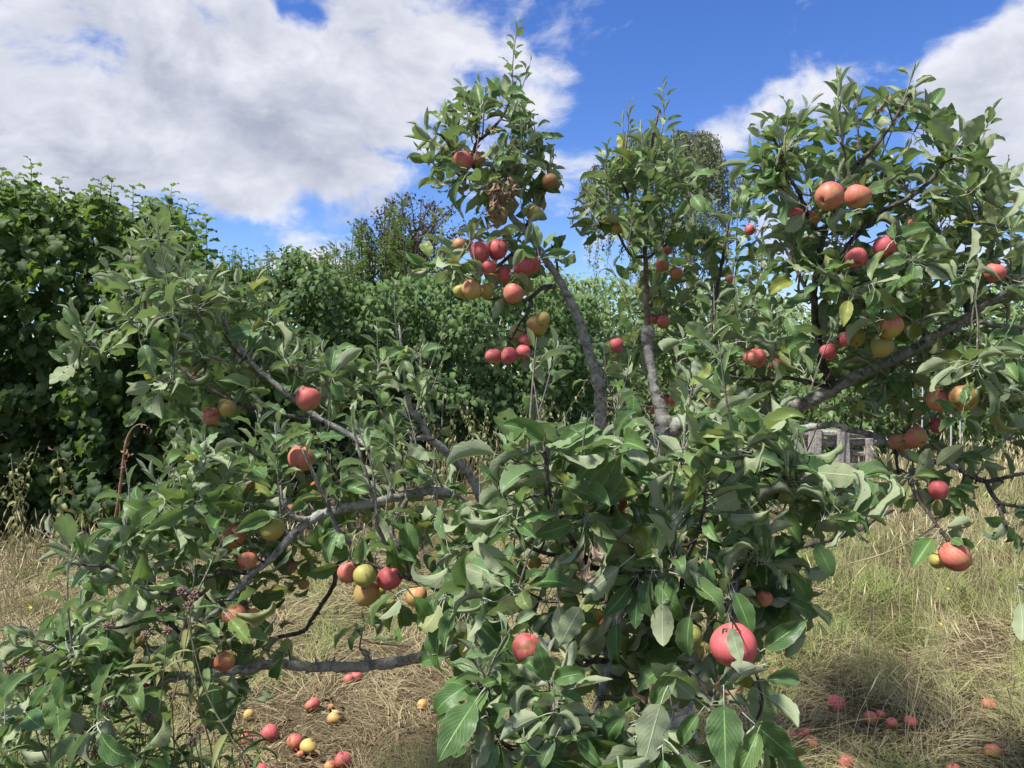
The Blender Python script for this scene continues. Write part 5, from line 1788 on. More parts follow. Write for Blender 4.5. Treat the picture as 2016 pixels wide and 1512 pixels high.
# leafy regions: outline, distance near/far, leaf cover (layers), leaf length, hang, rolled share
REG = [
    ([(860, 250), (905, 205), (960, 190), (1010, 175), (1045, 215), (1055, 260), (1080, 310), (1100, 370), (1090, 430), (1050, 460), (1000, 450), (950, 470), (900, 450), (865, 400), (850, 330)], 2.55, 2.95, 3.0, .085, .2, .2),
    ([(860, 470), (960, 460), (1060, 480), (1080, 520), (1040, 570), (970, 610), (900, 590), (860, 560), (840, 510)], 2.5, 2.85, 2.6, .085, .45, .2),
    ([(950, 660), (1010, 620), (1070, 620), (1075, 670), (1040, 710), (970, 715), (945, 690)], 2.55, 2.8, 2.0, .08, .6, .15),
    ([(1060, 500), (1110, 470), (1110, 520), (1080, 540)], 2.7, 2.85, 1.5, .08, .3, .3),
    ([(1160, 320), (1210, 290), (1260, 270), (1330, 290), (1370, 320), (1385, 380), (1350, 440), (1330, 490), (1290, 520), (1230, 510), (1180, 480), (1150, 420)], 2.7, 3.15, 3.2, .085, .2, .22),
    ([(1210, 600), (1260, 520), (1330, 480), (1420, 440), (1480, 400), (1510, 480), (1520, 600), (1510, 700), (1420, 740), (1320, 740), (1240, 700)], 2.9, 3.6, 2.6, .088, .2, .25),
    ([(1500, 320), (1540, 270), (1600, 230), (1660, 200), (1700, 220), (1760, 220), (1820, 230), (1850, 280), (1900, 290), (1950, 340), (1980, 420), (1980, 500), (1900, 540), (1850, 600), (1760, 620), (1640, 610), (1560, 560),
      (1520, 460), (1480, 360)], 2.05, 2.6, 3.4, .088, .25, .2),
    ([(1600, 420), (1800, 400), (1900, 480), (1880, 620), (1700, 640), (1580, 580)], 1.95, 2.4, 1.6, .09, .4, .2),
    ([(1400, 640), (1500, 600), (1640, 620), (1800, 610), (1870, 630), (1830, 700), (1740, 760), (1660, 800), (1560, 830), (1460, 800), (1380, 740)], 2.1, 2.9, 3.0, .09, .35, .25),
    ([(1860, 660), (1930, 640), (2060, 610), (2080, 860), (1980, 880), (1900, 840), (1840, 760)], 1.85, 2.4, 4.0, .09, .45, .3),
    ([(1960, 520), (2060, 480), (2060, 640), (1980, 620)], 2.0, 2.4, 2.0, .09, .3, .2),
    ([(1900, 380), (2040, 400), (2050, 560), (1930, 570)], 2.0, 2.4, 1.8, .09, .2, .2),
    ([(1130, 1240), (1320, 1250), (1330, 1340), (1200, 1350), (1130, 1310)], 1.5, 1.9, 2.2, .085, .9, .2),
    ([(500, 1225), (575, 1235), (570, 1280), (500, 1290)], 2.05, 2.2, 1.8, .08, .6, .2),
    ([(1220, 1050), (1340, 1050), (1350, 1200), (1230, 1200)], 1.5, 1.95, 2.6, .088, .6, .2),
    ([(1720, 870), (1790, 820), (1880, 830), (1940, 880), (1930, 940), (1870, 1000), (1800, 990), (1740, 930)], 2.1, 2.5, 2.2, .085, .6, .2),
    ([(1640, 720), (1780, 700), (1860, 740), (1840, 820), (1740, 840), (1640, 810)], 2.2, 2.8, 1.7, .085, .4, .2),
    ([(1830, 1045), (1890, 1040), (1900, 1070), (1850, 1085)], 2.05, 2.15, 1.6, .085, .6, .2),
    ([(1950, 1000), (2040, 1010), (2040, 1080), (1980, 1060)], 2.0, 2.15, 1.6, .085, .6, .2),
    ([(1990, 1100), (2060, 1080), (2060, 1240), (2000, 1210)], 1.5, 1.7, 1.4, .09, .8, .2),
    # the mass in front
    ([(1010, 860), (1090, 840), (1180, 850), (1300, 840), (1420, 830), (1520, 830), (1590, 870), (1620, 930), (1690, 960), (1660, 1040), (1620, 1100), (1570, 1160), (1540, 1210), (1440, 1220), (1300, 1180), (1150, 1200), (1000, 1230),
      (900, 1180), (870, 1110), (930, 1060), (960, 980)], 1.38, 1.95, 3.1, .088, .22, .24),
    ([(1040, 880), (1500, 860), (1620, 960), (1560, 1060), (1100, 1080), (1000, 980)], 1.7, 2.4, 1.5, .09, .2, .25),
    ([(740, 1180), (850, 1120), (960, 1110), (1050, 1180), (1000, 1280), (880, 1290), (790, 1270)], 1.55, 2.0, 2.6, .10, 1.3, .12),
    ([(1040, 1180), (1200, 1180), (1420, 1180), (1540, 1200), (1520, 1290), (1400, 1300), (1300, 1300), (1220, 1300), (1100, 1260)], 1.4, 1.9, 2.6, .10, 1.4, .15),
    ([(880, 1390), (960, 1350), (1060, 1340), (1140, 1370), (1150, 1460), (1100, 1540), (900, 1540)], 1.25, 1.42, 3.0, .082, .35, .15),
    ([(1290, 1390), (1380, 1340), (1500, 1310), (1560, 1340), (1540, 1440), (1480, 1540), (1330, 1540), (1250, 1480)], 1.25, 1.45, 2.8, .102, 1.1, .2),
    ([(1160, 1400), (1260, 1380), (1300, 1460), (1240, 1540), (1150, 1540)], 1.3, 1.55, 2.4, .085, .6, .2),
    # left
    ([(200, 640), (250, 560), (290, 520), (330, 560), (400, 580), (470, 580), (520, 630), (600, 680), (660, 740), (660, 780), (560, 790), (480, 800), (380, 790), (280, 770), (200, 760), (150, 720), (150, 670)], 2.15, 2.75, 3.0, .085, .2, .25),
    ([(250, 760), (330, 760), (420, 790), (400, 850), (330, 850), (250, 810)], 2.2, 2.5, 1.6, .085, .5, .2),
    ([(600, 760), (700, 760), (760, 700), (830, 700), (880, 740), (870, 830), (800, 880), (700, 860), (620, 830)], 2.3, 2.7, 2.4, .08, .2, .25),
    ([(520, 860), (620, 840), (720, 860), (800, 900), (880, 960), (850, 1020), (740, 1020), (640, 1000), (560, 980), (520, 920)], 1.95, 2.5, 2.8, .082, .25, .25),
    ([(300, 980), (360, 910), (440, 880), (520, 880), (560, 960), (560, 1060), (500, 1140), (420, 1170), (330, 1150), (260, 1110), (200, 1090), (230, 1040)], 1.75, 2.2, 3.2, .085, .35, .2),
    ([(560, 1040), (660, 1020), (720, 1060), (700, 1110), (620, 1140), (560, 1180), (500, 1180)], 1.95, 2.3, 2.0, .082, .5, .2),
    ([(740, 1000), (860, 1000), (960, 1010), (960, 1090), (880, 1120), (790, 1110), (740, 1080)], 1.7, 2.1, 2.6, .09, .45, .22),
    ([(660, 1060), (740, 1060), (760, 1110), (700, 1120)], 1.7, 1.9, 1.5, .09, .5, .2),
    ([(130, 1110), (230, 1080), (340, 1140), (440, 1190), (540, 1180), (570, 1240), (520, 1300), (430, 1290), (300, 1300), (180, 1280), (120, 1260), (160, 1180)], 1.65, 2.1, 2.6, .085, .4, .2),
    ([(10, 1310), (80, 1240), (200, 1250), (330, 1290), (460, 1310), (520, 1330), (460, 1390), (340, 1390), (200, 1390), (90, 1400), (0, 1440)], 1.5, 2.0, 2.6, .088, .45, .2),
    ([(0, 1420), (100, 1380), (220, 1400), (290, 1470), (240, 1540), (0, 1540)], 1.4, 1.8, 2.0, .088, .5, .18),
    ([(420, 1340), (520, 1330), (510, 1400), (440, 1400)], 1.85, 2.0, 1.6, .085, 1.0, .15),
    ([(670, 1210), (740, 1200), (750, 1260), (690, 1250)], 1.8, 2.0, .8, .085, .5, .2),
    ([(930, 930), (1010, 920), (1030, 960), (960, 970)], 2.9, 3.2, 2.0, .085, .2, .2),
    ([(1100, 760), (1160, 720), (1260, 780), (1290, 850), (1200, 860), (1110, 850)], 2.3, 3.0, 1.6, .085, .2, .3),
    ([(1330, 770), (1430, 740), (1500, 770), (1500, 840), (1380, 850)], 2.2, 2.8, 1.8, .088, .3, .25),
]


def build_leaves():
    for (px, py, r, d, *_r) in HANG:
        c = P(px, py, d)
        attach(c + np.array([0, .01, r * d / FPX * 1.15]), .0026)
    for (x0, y0, x1, y1, d, n, size) in SHOOTS:
        b, t = P(x0, y0, d + rl.normal(0, .03)), P(x1, y1, d + rl.normal(0, .04))
        ln = np.linalg.norm(t - b)
        attach(b, .003)
        old = size > .1
        shoot_leaves(LV, b, t, n, size, list(MATURE) if old else list(YOUNG) + list(YOUNG) + list(MATURE)[:4],
                     tint_young, rl, (78, 30), .5, TWS, .0030, .05, .06)
        rosette(b, t - b, 4, size * 1.05, (55, 110), .2)
    jobs = []
    for (poly, d0, d1, cover, size, hang, rolled) in REG:
        pg = np.array(poly, float)
        if d0 > 2.0 and poly[0][1] < 480 and hang < .3:
            pg = pg.mean(0) + (pg - pg.mean(0)) * (.86 if poly[0][0] < 1300 else .95)
            poly = [tuple(q) for q in pg]
        lo, hi = pg.min(0), pg.max(0)
        x, y = rl.uniform(lo[0], hi[0], 6000), rl.uniform(lo[1], hi[1], 6000)
        m = in_poly(x, y, poly)
        area = m.mean() * np.prod(hi - lo)
        dm = (d0 + d1) / 2
        lp = (size * FPX / dm) ** 2 * .21
        n_spur = max(2, int(area * cover / lp / 6.0))
        x, y = x[m], y[m]
        gap = vnoise(x / 48, y / 48, 1.0, 77) * .6 + vnoise(x / 20, y / 20, 1.0, 78) * .4
        g_ = gap > (.40 if d0 > 1.9 else .30)
        n_spur = int(n_spur * (1.0 if d0 > 1.9 else 1.12))
        x, y = x[g_][:n_spur], y[g_][:n_spur]
        c = pg.mean(0)
        for px, py in zip(x, y):
            d = d0 + (d1 - d0) * rl.random()
            out = np.array([(px - c[0]) / 300, 0, -(py - c[1]) / 300])
            ax = out * .6 + np.array([0, -.25, .75 - .55 * min(hang, 1)]) + rl.normal(0, .42, 3)
            jobs.append((P(px, py, d), ax, size, hang, rolled))
    A = np.array(SKEL_P)
    near = [np.min(np.linalg.norm(A - j[0], axis=1)) for j in jobs]
    for i in np.argsort(near):
        p, ax, size, hang, rolled = jobs[i]
        attach(p, .0024)
        if hang < .5 and rl.random() < (.28 if p[1] < 1.9 and p[2] > 1.25 else .17):
            tip = p + np.array([rl.normal(0, .05), rl.normal(0, .05), rl.uniform(.10, .22)])
            shoot_leaves(LV, p, tip, rl.integers(7, 11), size * .85, list(YOUNG) * 2 + list(MATURE)[:6], tint_young, rl, (75, 28), .55, TWS, .0028, .05, .06)
            SKEL_P.append(p)
            SKEL_R.append(.003)
        rosette(p, ax, rl.integers(5, 9), size, (28, 84 + 45 * min(hang, 1)) if hang < .3 else (35, 100 + 25 * hang), hang * .75, rolled, .03)


# single large leaves in front: stalk end, tip, distance, side shown (t upper, u pale lower), length factor
BIG = [
    (1436, 1218, 1456, 1300, 1.165, 'u'), (1500, 1310, 1425, 1332, 1.20, 'u'), (1488, 1290, 1578, 1226, 1.28, 't'), (1392, 1078, 1382, 1180, 1.36, 't'), (1436, 1145, 1478, 1240, 1.34, 't'),
    (1306, 1172, 1303, 1268, 1.36, 'u'), (1240, 1100, 1148, 1176, 1.38, 'u'), (1098, 1172, 1112, 1270, 1.38, 'u'), (1152, 1184, 1100, 1268, 1.36, 'u'), (1310, 1366, 1262, 1506, 1.24, 'u'),
    (1425, 1366, 1428, 1520, 1.22, 't'), (1472, 1412, 1566, 1496, 1.22, 't'), (946, 1368, 862, 1492, 1.24, 't'), (930, 1345, 846, 1396, 1.25, 't'), (1076, 872, 1003, 824, 1.40, 't'), (1088, 890, 1156, 838, 1.40, 't'),
    (1390, 925, 1372, 850, 1.40, 't'), (1386, 965, 1318, 1042, 1.40, 'u'), (1640, 960, 1560, 888, 1.50, 't'), (1672, 950, 1762, 906, 1.55, 't'), (1395, 1010, 1470, 968, 1.38, 'u'), (1340, 1040, 1240, 1070, 1.42, 't'),
    (1500, 880, 1455, 790, 1.50, 't'), (1520, 850, 1590, 842, 1.52, 't'), (1280, 850, 1345, 900, 1.44, 'u'), (1210, 800, 1225, 860, 1.6, 't'), (1550, 1120, 1605, 1196, 1.44, 't'), (1540, 1180, 1608, 1210, 1.42, 't'),
    (1345, 668, 1284, 694, 2.45, 'u'), (1430, 660, 1345, 690, 2.4, 'u'), (1395, 640, 1352, 672, 2.4, 'u'), (1800, 395, 1862, 372, 2.1, 'u'), (1870, 385, 1920, 400, 2.1, 't'), (1860, 300, 1930, 300, 2.1, 't'),
    (716, 1046, 706, 1114, 1.66, 't'), (795, 870, 846, 906, 1.9, 'u'), (134, 1096, 126, 1012, 1.68, 'u'), (160, 1100, 150, 1058, 1.7, 't'), (860, 1150, 830, 1236, 1.6, 't'), (905, 1180, 870, 1262, 1.58, 't'),
    (960, 1150, 930, 1230, 1.52, 't'), (1010, 1090, 985, 1180, 1.46, 't'), (990, 1040, 940, 1000, 1.48, 't'), (1045, 1000, 970, 1046, 1.46, 'u'), (1120, 960, 1045, 930, 1.44, 'u'), (1215, 900, 1285, 935, 1.44, 't'),
    (1215, 1210, 1212, 1300, 1.42, 't'), (1260, 1150, 1250, 1230, 1.42, 't'), (1365, 1190, 1345, 1290, 1.32, 't'), (1330, 1120, 1300, 1190, 1.40, 't'), (1075, 1330, 1020, 1290, 1.27, 't'), (1085, 1340, 1150, 1320, 1.27, 't'),
    (1080, 1350, 1060, 1270, 1.27, 't'), (1090, 1360, 1145, 1380, 1.26, 't'), (560, 1290, 530, 1350, 1.8, 't'), (460, 1310, 450, 1390, 1.75, 'u'), (420, 1330, 415, 1440, 1.75, 't'), (440, 1330, 462, 1400, 1.74, 't'),
    (1640, 1000, 1690, 1060, 1.5, 't'), (1600, 1060, 1640, 1130, 1.48, 't'), (1845, 1048, 1800, 1110, 2.0, 't'), (1850, 1040, 1920, 1025, 2.0, 'u'), (1870, 1060, 1895, 1070, 1.98, 't'), (1500, 1340, 1590, 1330, 1.3, 't'),
    (1490, 1360, 1580, 1420, 1.28, 'u'), (1380, 1400, 1330, 1470, 1.25, 't'), (1240, 1400, 1180, 1460, 1.3, 't'), (985, 1450, 960, 1520, 1.24, 't'), (1100, 1440, 1060, 1520, 1.24, 't'), (1130, 1450, 1180, 1500, 1.25, 't'),
]


def build_big():
    for (x0, y0, x1, y1, d, side) in BIG:
        a, b = P(x0, y0, d + .03), P(x1, y1, d + rl.normal(0, .02))
        y = b - a
        toward = unit(np.array([0, 0, CAMZ]) - a)
        z = (toward * (1 if side == 't' else -1)) + np.array([0, 0, .55 if side == 't' else .25]) + rl.normal(0, .25, 3)
        k = rl.choice(MATURE)
        LV.add(a - unit(y) * np.linalg.norm(y) * .12, y, z, np.linalg.norm(y) * .88, k, (np.clip(rl.normal(.35, .2), 0, 1), 0, max(0, rl.normal(.05, .1))))
        KEEP.append(len(LV.s) - 1)
        attach(a - unit(y) * np.linalg.norm(y) * .12, .0018)


KEEP = []
TWS = Bag()
build_leaves()
build_big()
LV.pack()

# ================================================================== apples
def apple_mesh(k):
    r = np.random.default_rng(60 + k)
    nt_, ns = 18, 24
    ph = np.linspace(0, np.pi, nt_ + 1)
    a = np.linspace(0, 2 * np.pi, ns, endpoint=False)
    lobe = r.uniform(.004, .016)
    sq = r.uniform(.88, 1.02)
    asym = r.uniform(-.13, .13)
    V, U = [], []
    for i, p in enumerate(ph):
        for b in a:
            rr = math.sin(p) ** .96
            rr *= 1 + .07 * math.cos(p) + lobe * math.cos(5 * b + k) * (1 - math.cos(p)) * .5
            rr *= 1 + .03 * math.cos(2 * b + k * 2)
            z = sq * math.cos(p) * (1 + asym * math.cos(b))
            z -= .30 * math.exp(-(rr / .24) ** 2) if p < 1.57 else -.15 * math.exp(-(rr / .20) ** 2)
            V.append((rr * math.cos(b), rr * math.sin(b), z))
            U.append((b / 6.283, p / np.pi))
    V = np.array(V) * .038
    i = np.arange(nt_)[:, None] * ns
    j = np.arange(ns)[None]
    F = np.stack([i + j, i + ns + j, i + ns + (j + 1) % ns, i + (j + 1) % ns], -1).reshape(-1, 4)
    return mesh_np('apple', V, F, np.array(U), None, [M_apple]), sq


AP = [apple_mesh(k) for k in range(5)]
sv, sf, su = tube(catmull([(0, 0, .018), (.001, 0, .028), (.004, .001, .040), (.009, .002, .050)], 3), [.0010] * 9 + [.0015], 6, .05)
ST_ME = mesh_np('stalk', sv, sf, su, None, [M_stalk])
cb = Bag()
for q in range(5):
    an = q * 1.2566
    c, s = math.cos(an), math.sin(an)
    lx = np.array([(.0012, -.0022, 0), (.0012, .0022, 0), (.0062, .0012, -.0052), (.0062, -.0012, -.0052)])
    V = np.stack([lx[:, 0] * c - lx[:, 1] * s, lx[:, 0] * s + lx[:, 1] * c, lx[:, 2] - .0275], -1)
    cb.add(V, np.array([[0, 1, 2, 3]]))
V, F, U = tube([(0, 0, -.024), (0, 0, -.0285), (0, 0, -.0292)], [.006, .0045, .001], 8)
cb.add(V, F, U)
CX_ME = cb.mesh('calyx', [M_calyx], smooth=False)

AIM = {'d': (0, 0, -1), 'f': (.1, -.75, -.65), 'l': (-.6, -.55, -.58), 'r': (.6, -.55, -.58), 'b': (.2, .5, -.85), 'L': (-.8, -.1, -.5), 'R': (.8, -.1, -.5), 'u': (.2, .4, -.9), 'U': (.25, .6, .7)}


def make_apple(name, p, rad, aim, blush, crim, yel, label, group, k, flat=1.0, rot=0.0):
    o = thing(name, label, 'apple', p, group, AP[k % 5][0])
    dn = Vector(AIM[aim]) + Vector(rng.normal(0, .12, 3))
    o.rotation_mode = 'QUATERNION'
    o.rotation_quaternion = (-dn).to_track_quat('Z', 'Y')
    o.rotation_quaternion = o.rotation_quaternion @ Vector((0, 0, 1)).rotation_difference(Vector((0, 0, 1)))
    s = rad / .038
    o.scale = (s, s, s * flat)
    o.color = (blush, crim, yel, rot)
    for nm, me in (('stalk', ST_ME), ('calyx', CX_ME)):
        link(nm, me, o)
    return o


def prune():
    """clear the leaves that would stand before an apple the photograph shows"""
    S = LV.samples()
    x, y, d = proj(S.reshape(-1, 3))
    x, y, d = (a.reshape(len(S), -1) for a in (x, y, d))
    kill = np.zeros(len(S), bool)
    rp = np.random.default_rng(9)
    for (px, py, r, dist, *_, show, lab) in HANG:
        rad = r * .72
        hit = ((np.hypot(x - px, y - py) < rad) & (d < dist + .01)).any(1)
        # keep a few that only touch the rim
        kill |= hit & (rp.random(len(S)) < (show ** 2 if show < .94 else 1))
        inside = (np.linalg.norm(S - P(px, py, dist), axis=2) < r * dist / FPX * .95).any(1)
        kill |= inside
    # stretches of bare wood
    for (idx, a, b, k) in BARE:
        pts = np.array([P(*p) for p in WOOD[idx][2]])
        rad = WOOD[idx][3]
        q = catmull(pts, 6)[int(a * 6):int(b * 6) + 1]
        qx, qy, qd = proj(q)
        rpx = np.interp(np.linspace(a, b, len(q)) / (len(pts) - 1), np.linspace(0, 1, len(rad)), rad)
        for i in range(len(q)):
            hit = ((np.hypot(x - qx[i], y - qy[i]) < rpx[i] + 5) & (d < qd[i])).any(1)
            kill |= hit & (rp.random(len(S)) < k)
    # openings where the background shows
    for poly, k in OPEN:
        hit = in_poly(x.ravel(), y.ravel(), poly).reshape(x.shape)[:, [0, 1, 2]].any(1)
        kill |= hit & (rp.random(len(S)) < k)
    kill[KEEP] = False
    LV.keep(~kill)


BARE = []
for i, w in enumerate(WOOD):
    p0 = w[2][0]
    key = (w[2][0][0], w[2][0][1])
    spans = {(1312, 850): (0, 6, .95), (1274, 650): (0, 2.2, .95), (1278, 1010): (2.6, 9.2, .95), (1325, 845): (4.2, 11.5, .42), (1440, 850): (2, 6.2, .9), (1890, 925): (0, 4, .8),
             (1940, 947): (0, 3, .7), (1845, 908): (1, 6, .8), (1270, 1080): (3.2, 9.2, .9), (1270, 1100): (4, 16, .55), (905, 985): (3, 10, .5), (1262, 1290): (4.2, 9, .95), (848, 864): (0, 2, .9),
             (663, 1110): (0, 6, .9), (742, 1011): (0, 1, .5), (760, 1075): (1, 5, .6), (690, 1070): (1, 5, .6), (900, 1165): (1, 5, .6), (1626, 452): (0, 3, .6), (1689, 323): (0, 3, .6),
             (1275, 1060): (5, 8, .6), (1094, 565): (0, 3, .8), (1045, 585): (0, 3, .6), (935, 330): (0, 4, .6), (1400, 812): (3, 6, .6), (485, 1128): (0, 3, .6), (1872, 655): (0, 3, .5),
             (1560, 1080): (2.5, 4, .9), (640, 830): (5, 6, .5), (1640, 765): (0, 7, .3), (617, 1021): (0, 4, .6), (1612, 520): (1, 6, .4)}
    if key in spans:
        a, b, k = spans[key]
        BARE.append((i, a, min(b, len(w[2]) - 1), k))
OPEN = [([(850, 740), (1080, 735), (1150, 700), (1160, 820), (1060, 835), (1000, 850), (960, 930), (880, 850)], .9),
        ([(1100, 600), (1250, 540), (1262, 640), (1170, 690), (1130, 650)], .85), ([(1552, 835), (1720, 845), (1722, 925), (1640, 925), (1552, 900)], .82),
        ([(560, 1190), (700, 1130), (700, 1200), (640, 1300), (570, 1290)], .85), ([(540, 1330), (860, 1320), (850, 1512), (420, 1512), (470, 1400)], .92),
        ([(1650, 1080), (1830, 1020), (1800, 1120), (1980, 1120), (2000, 1512), (1600, 1512), (1590, 1300), (1620, 1180)], .93),
        ([(0, 900), (260, 880), (240, 1010), (80, 1020), (0, 1200)], .8), ([(20, 1120), (130, 1130), (110, 1230), (0, 1230)], .8),
        ([(880, 600), (940, 610), (930, 720), (880, 740), (640, 560), (760, 520), (850, 560)], .8), ([(1040, 80), (1140, 60), (1140, 280), (1060, 220)], .8)]
prune()


def build_tree_leaves():
    LV.emit(tree, M_leaf_o, M_leaf_m, 300)
    o = link('twigs', TW.mesh('twigs', [M_barkd], origin=TREE0), tree)
    o['kind'] = 'stuff'
    o = link('young_shoots', TWS.mesh('young_shoots', [M_shoot], origin=TREE0), tree)
    o['kind'] = 'stuff'
    # withered leaves: the brown bunch on the leaning limb, the curled one in front, single ones
    ms = []
    for k in range(5):
        V, F, U = leaf_shape(.42, .9, 1.2 + .3 * k, 1.2 * (k - 2), .22, 1.1, 4, 9, .2, .8, .75, 0, 880 + k, 1.0)
        ms.append(mesh_np('withered_leaf', V, F, U, None, [M_dead]))
    r = np.random.default_rng(88)
    spots = [(r.normal(985, 16), r.normal(368, 22), 2.6, r.uniform(.06, .10)) for _ in range(20)]
    spots += [(1160, 1060, 1.4, .045), (1152, 1070, 1.39, .055), (1162, 1085, 1.385, .055), (1170, 1058, 1.4, .04), (1160, 1100, 1.38, .045), (1164, 1068, 1.39, .05),
              (1275, 1345, 1.4, .07), (1283, 1335, 1.4, .06), (1292, 1350, 1.4, .07), (1440, 1225, 1.27, .05), (1447, 1232, 1.26, .045), (1387, 1262, 1.33, .055),
              (1415, 1330, 1.31, .07), (1745, 185, 2.2, .06), (1752, 178, 2.2, .05), (393, 715, 2.25, .06), (968, 246, 2.64, .045), (1785, 845, 2.27, .05), (1868, 782, 2.1, .05)]
    for (px, py, d, s) in spots:
        o = link('withered_leaf', ms[r.integers(5)], tree)
        o.location = Vector(P(px, py, d) - TREE0)
        o.rotation_euler = (r.uniform(-2.2, -1.2), r.uniform(-.5, .5), r.uniform(0, 6.28))
        o.scale = (s, s, s)
        y = .9 if (px, py) in ((393, 715), (968, 246), (1387, 1262), (1415, 1330)) else r.random() * .2
        pale = r.uniform(.5, 1) if 1140 < px < 1180 else r.random() * .3
        o.color = (r.random(), y, pale, 1)


build_tree_leaves()


def build_apples():
    for k, (px, py, r, d, aim, bl, cr, ye, show, lab) in enumerate(HANG):
        make_apple('apple', P(px, py, d), r * d / FPX * .97, aim, bl, cr, ye, lab, 'apples hanging on the tree', k, rng.uniform(.93, 1.05), .9 if 'bruised' in lab else rng.random() ** 2 * .30)
    for k, (px, py, r, aim, bl, cr, ye, lab) in enumerate(FALL):
        d = gdist(py + r * .72)
        g = G(px, py + r * .72)
        rad = r * d / FPX
        p = P(px, py, d - rad * .25)
        p[2] = max(g[2] + rad * .86, 0.014)
        make_apple('fallen_apple', p, rad, aim, bl, cr, ye, lab, 'apples fallen in the grass', k + 2, rng.uniform(.82, 1.05), rng.random() ** 2 * .6)
    # half eaten and broken ones
    for (px, py, r, lab, seed) in ((658, 1413, 14, 'half eaten fallen apple with brown orange flesh open', 5), (832, 1386, 11, 'pecked pale remains of a fallen apple beside the litter', 6)):
        d = gdist(py + r * .6)
        g = G(px, py + r * .6)
        o = make_apple('fallen_apple', (g[0], g[1], g[2] + r * d / FPX * .6), r * d / FPX, 'U', .5, .1, .8, lab, 'apples fallen in the grass', seed)
        n = 9
        bag = Bag()
        rr = np.random.default_rng(seed)
        rings = [(.026, .024), (.033, .034), (.030, .038), (.018, .030), (.006, .024)]
        V = []
        for q, (rad, z) in enumerate(rings):
            for a in np.linspace(0, 6.283, n, endpoint=False):
                rd = rad * rr.uniform(.85, 1.12)
                V.append((rd * math.cos(a), rd * math.sin(a), z * rr.uniform(.86, 1.1)))
        i = np.arange(len(rings) - 1)[:, None] * n
        j = np.arange(n)[None]
        F = np.stack([i + j, i + (j + 1) % n, i + n + (j + 1) % n, i + n + j], -1).reshape(-1, 4)
        V = np.array(V)
        V[:, 2] *= -1 if seed == 5 else 1
        link('flesh', mesh_np('flesh', V, F, None, None, [M_flesh]), o)


build_apples()


# ------------------------------------------------------------------ small flowers and weeds in front
M_head = plain('faded_flower', (.22, .15, .11), .9, .1, .4, 160, .002, (.36, .25, .21))
M_petal = plain('yellow_petal', (.75, .52, .02), .6, .3, .15)
M_weed = tinted('weed_leaf', (.06, .11, .035), (.12, .19, .06), (.22, .22, .08), .6, .3, .2)


def clover_meshes(seed):
    r = np.random.default_rng(seed)
    bag = Bag()
    for k in range(46):                     # head of small dried florets
        u, v = r.uniform(-.75, 1), r.uniform(0, 6.28)
        s = math.sqrt(max(0, 1 - u * u))
        dr = np.array([s * math.cos(v), s * math.sin(v), u])
        a = dr * .0055
        b = dr * r.uniform(.0095, .0125) + np.array([0, 0, .002])
        V, F, U = tube([a, (a + b) / 2, b], [.0016, .0020, .0011], 4, .1)
        bag.add(V, F, U)
    return bag.mesh('flower_head', [M_head], smooth=False)


HEADS = [clover_meshes(k) for k in range(3)]
lance = leaf_shape(.16, .35, 1.0, .3, .05, .1, 2, 6, .06, .7, .8, 0, 91, .5)


CLOVER = ['left of three clover heads above the sloping bough', 'right of three clover heads above the sloping bough', 'lowest of three clover heads above the sloping bough', 'single clover head left of the trio near the sloping bough', 'left clover head in the wide pair under the trio', 'right clover head in the wide pair under the trio', 'clover head against grey bough far left of the wide pair', 'outermost left clover head near pale leaf tips', 'second clover head from the left edge', 'upper clover head of the slanting pair near the left edge', 'lower clover head of the slanting pair near the left edge', 'left clover head of the close pair below the low bough end', 'right clover head of the close pair below the low bough end', 'lower left clover head above the bottom weeds', 'clover head among bottom weeds beside the lower left one', 'clover head just under the russet apple bough', 'small clover head left of the one under the russet apple bough', 'lowest clover head by the picture edge', 'upper clover head at the right end of the weed tangle', 'lower clover head at the right end of the weed tangle']


def clover(px, py, d, k):
    p = P(px, py, d)
    t = thing('clover_flower', 'faded ' + CLOVER[k], 'flower', p, 'faded clover flowers in the left foreground')
    link('flower_head', HEADS[k % 3], t).rotation_euler = (rng.normal(0, .4), rng.normal(0, .4), rng.uniform(0, 6))
    lean = np.array([rng.normal(0, .12), rng.normal(.02, .1), 0])
    pts = catmull([np.zeros(3), lean * .3 + [0, 0, -.2], lean + [0, 0, -.45], lean * 1.6 + [0, 0, -p[2]]], 5)
    V, F, U = tube(pts, np.linspace(.0012, .0022, len(pts)), 5)
    link('stem', mesh_np('stem', V, F, U, None, [M_stalkg]), t)
    bag = Bag()
    for q in range(9):
        f = rng.uniform(.12, .8)
        o = pts[int(f * (len(pts) - 1))]
        a = rng.uniform(0, 6.28)
        el = rng.uniform(-.2, .9)
        y = np.array([math.cos(a) * math.cos(el), math.sin(a) * math.cos(el), math.sin(el)])
        z = unit(np.cross(np.cross(y, [0, 0, 1.0]), y))
        x = np.cross(y, z)
        s = rng.uniform(.05, .11)
        V = o + s * (lance[0] @ np.stack([x, y, z]))
        bag.add(V, lance[1], lance[2], (rng.random(), rng.random() ** 3, 0))
    o = link('leaves', bag.mesh('leaves', [M_weed]), t)
    o['kind'] = 'stuff'


for k, (px, py) in enumerate([(358, 1166), (382, 1176), (372, 1194), (316, 1203), (285, 1253), (330, 1244), (212, 1235), (20, 1319), (46, 1306), (118, 1378), (95, 1404), (207, 1393), (247, 1388),
                              (161, 1451), (216, 1446), (338, 1370), (296, 1416), (188, 1480), (392, 1440), (378, 1462)]):
    clover(px, py, 1.52 + .012 * (k * 7 % 11), k)


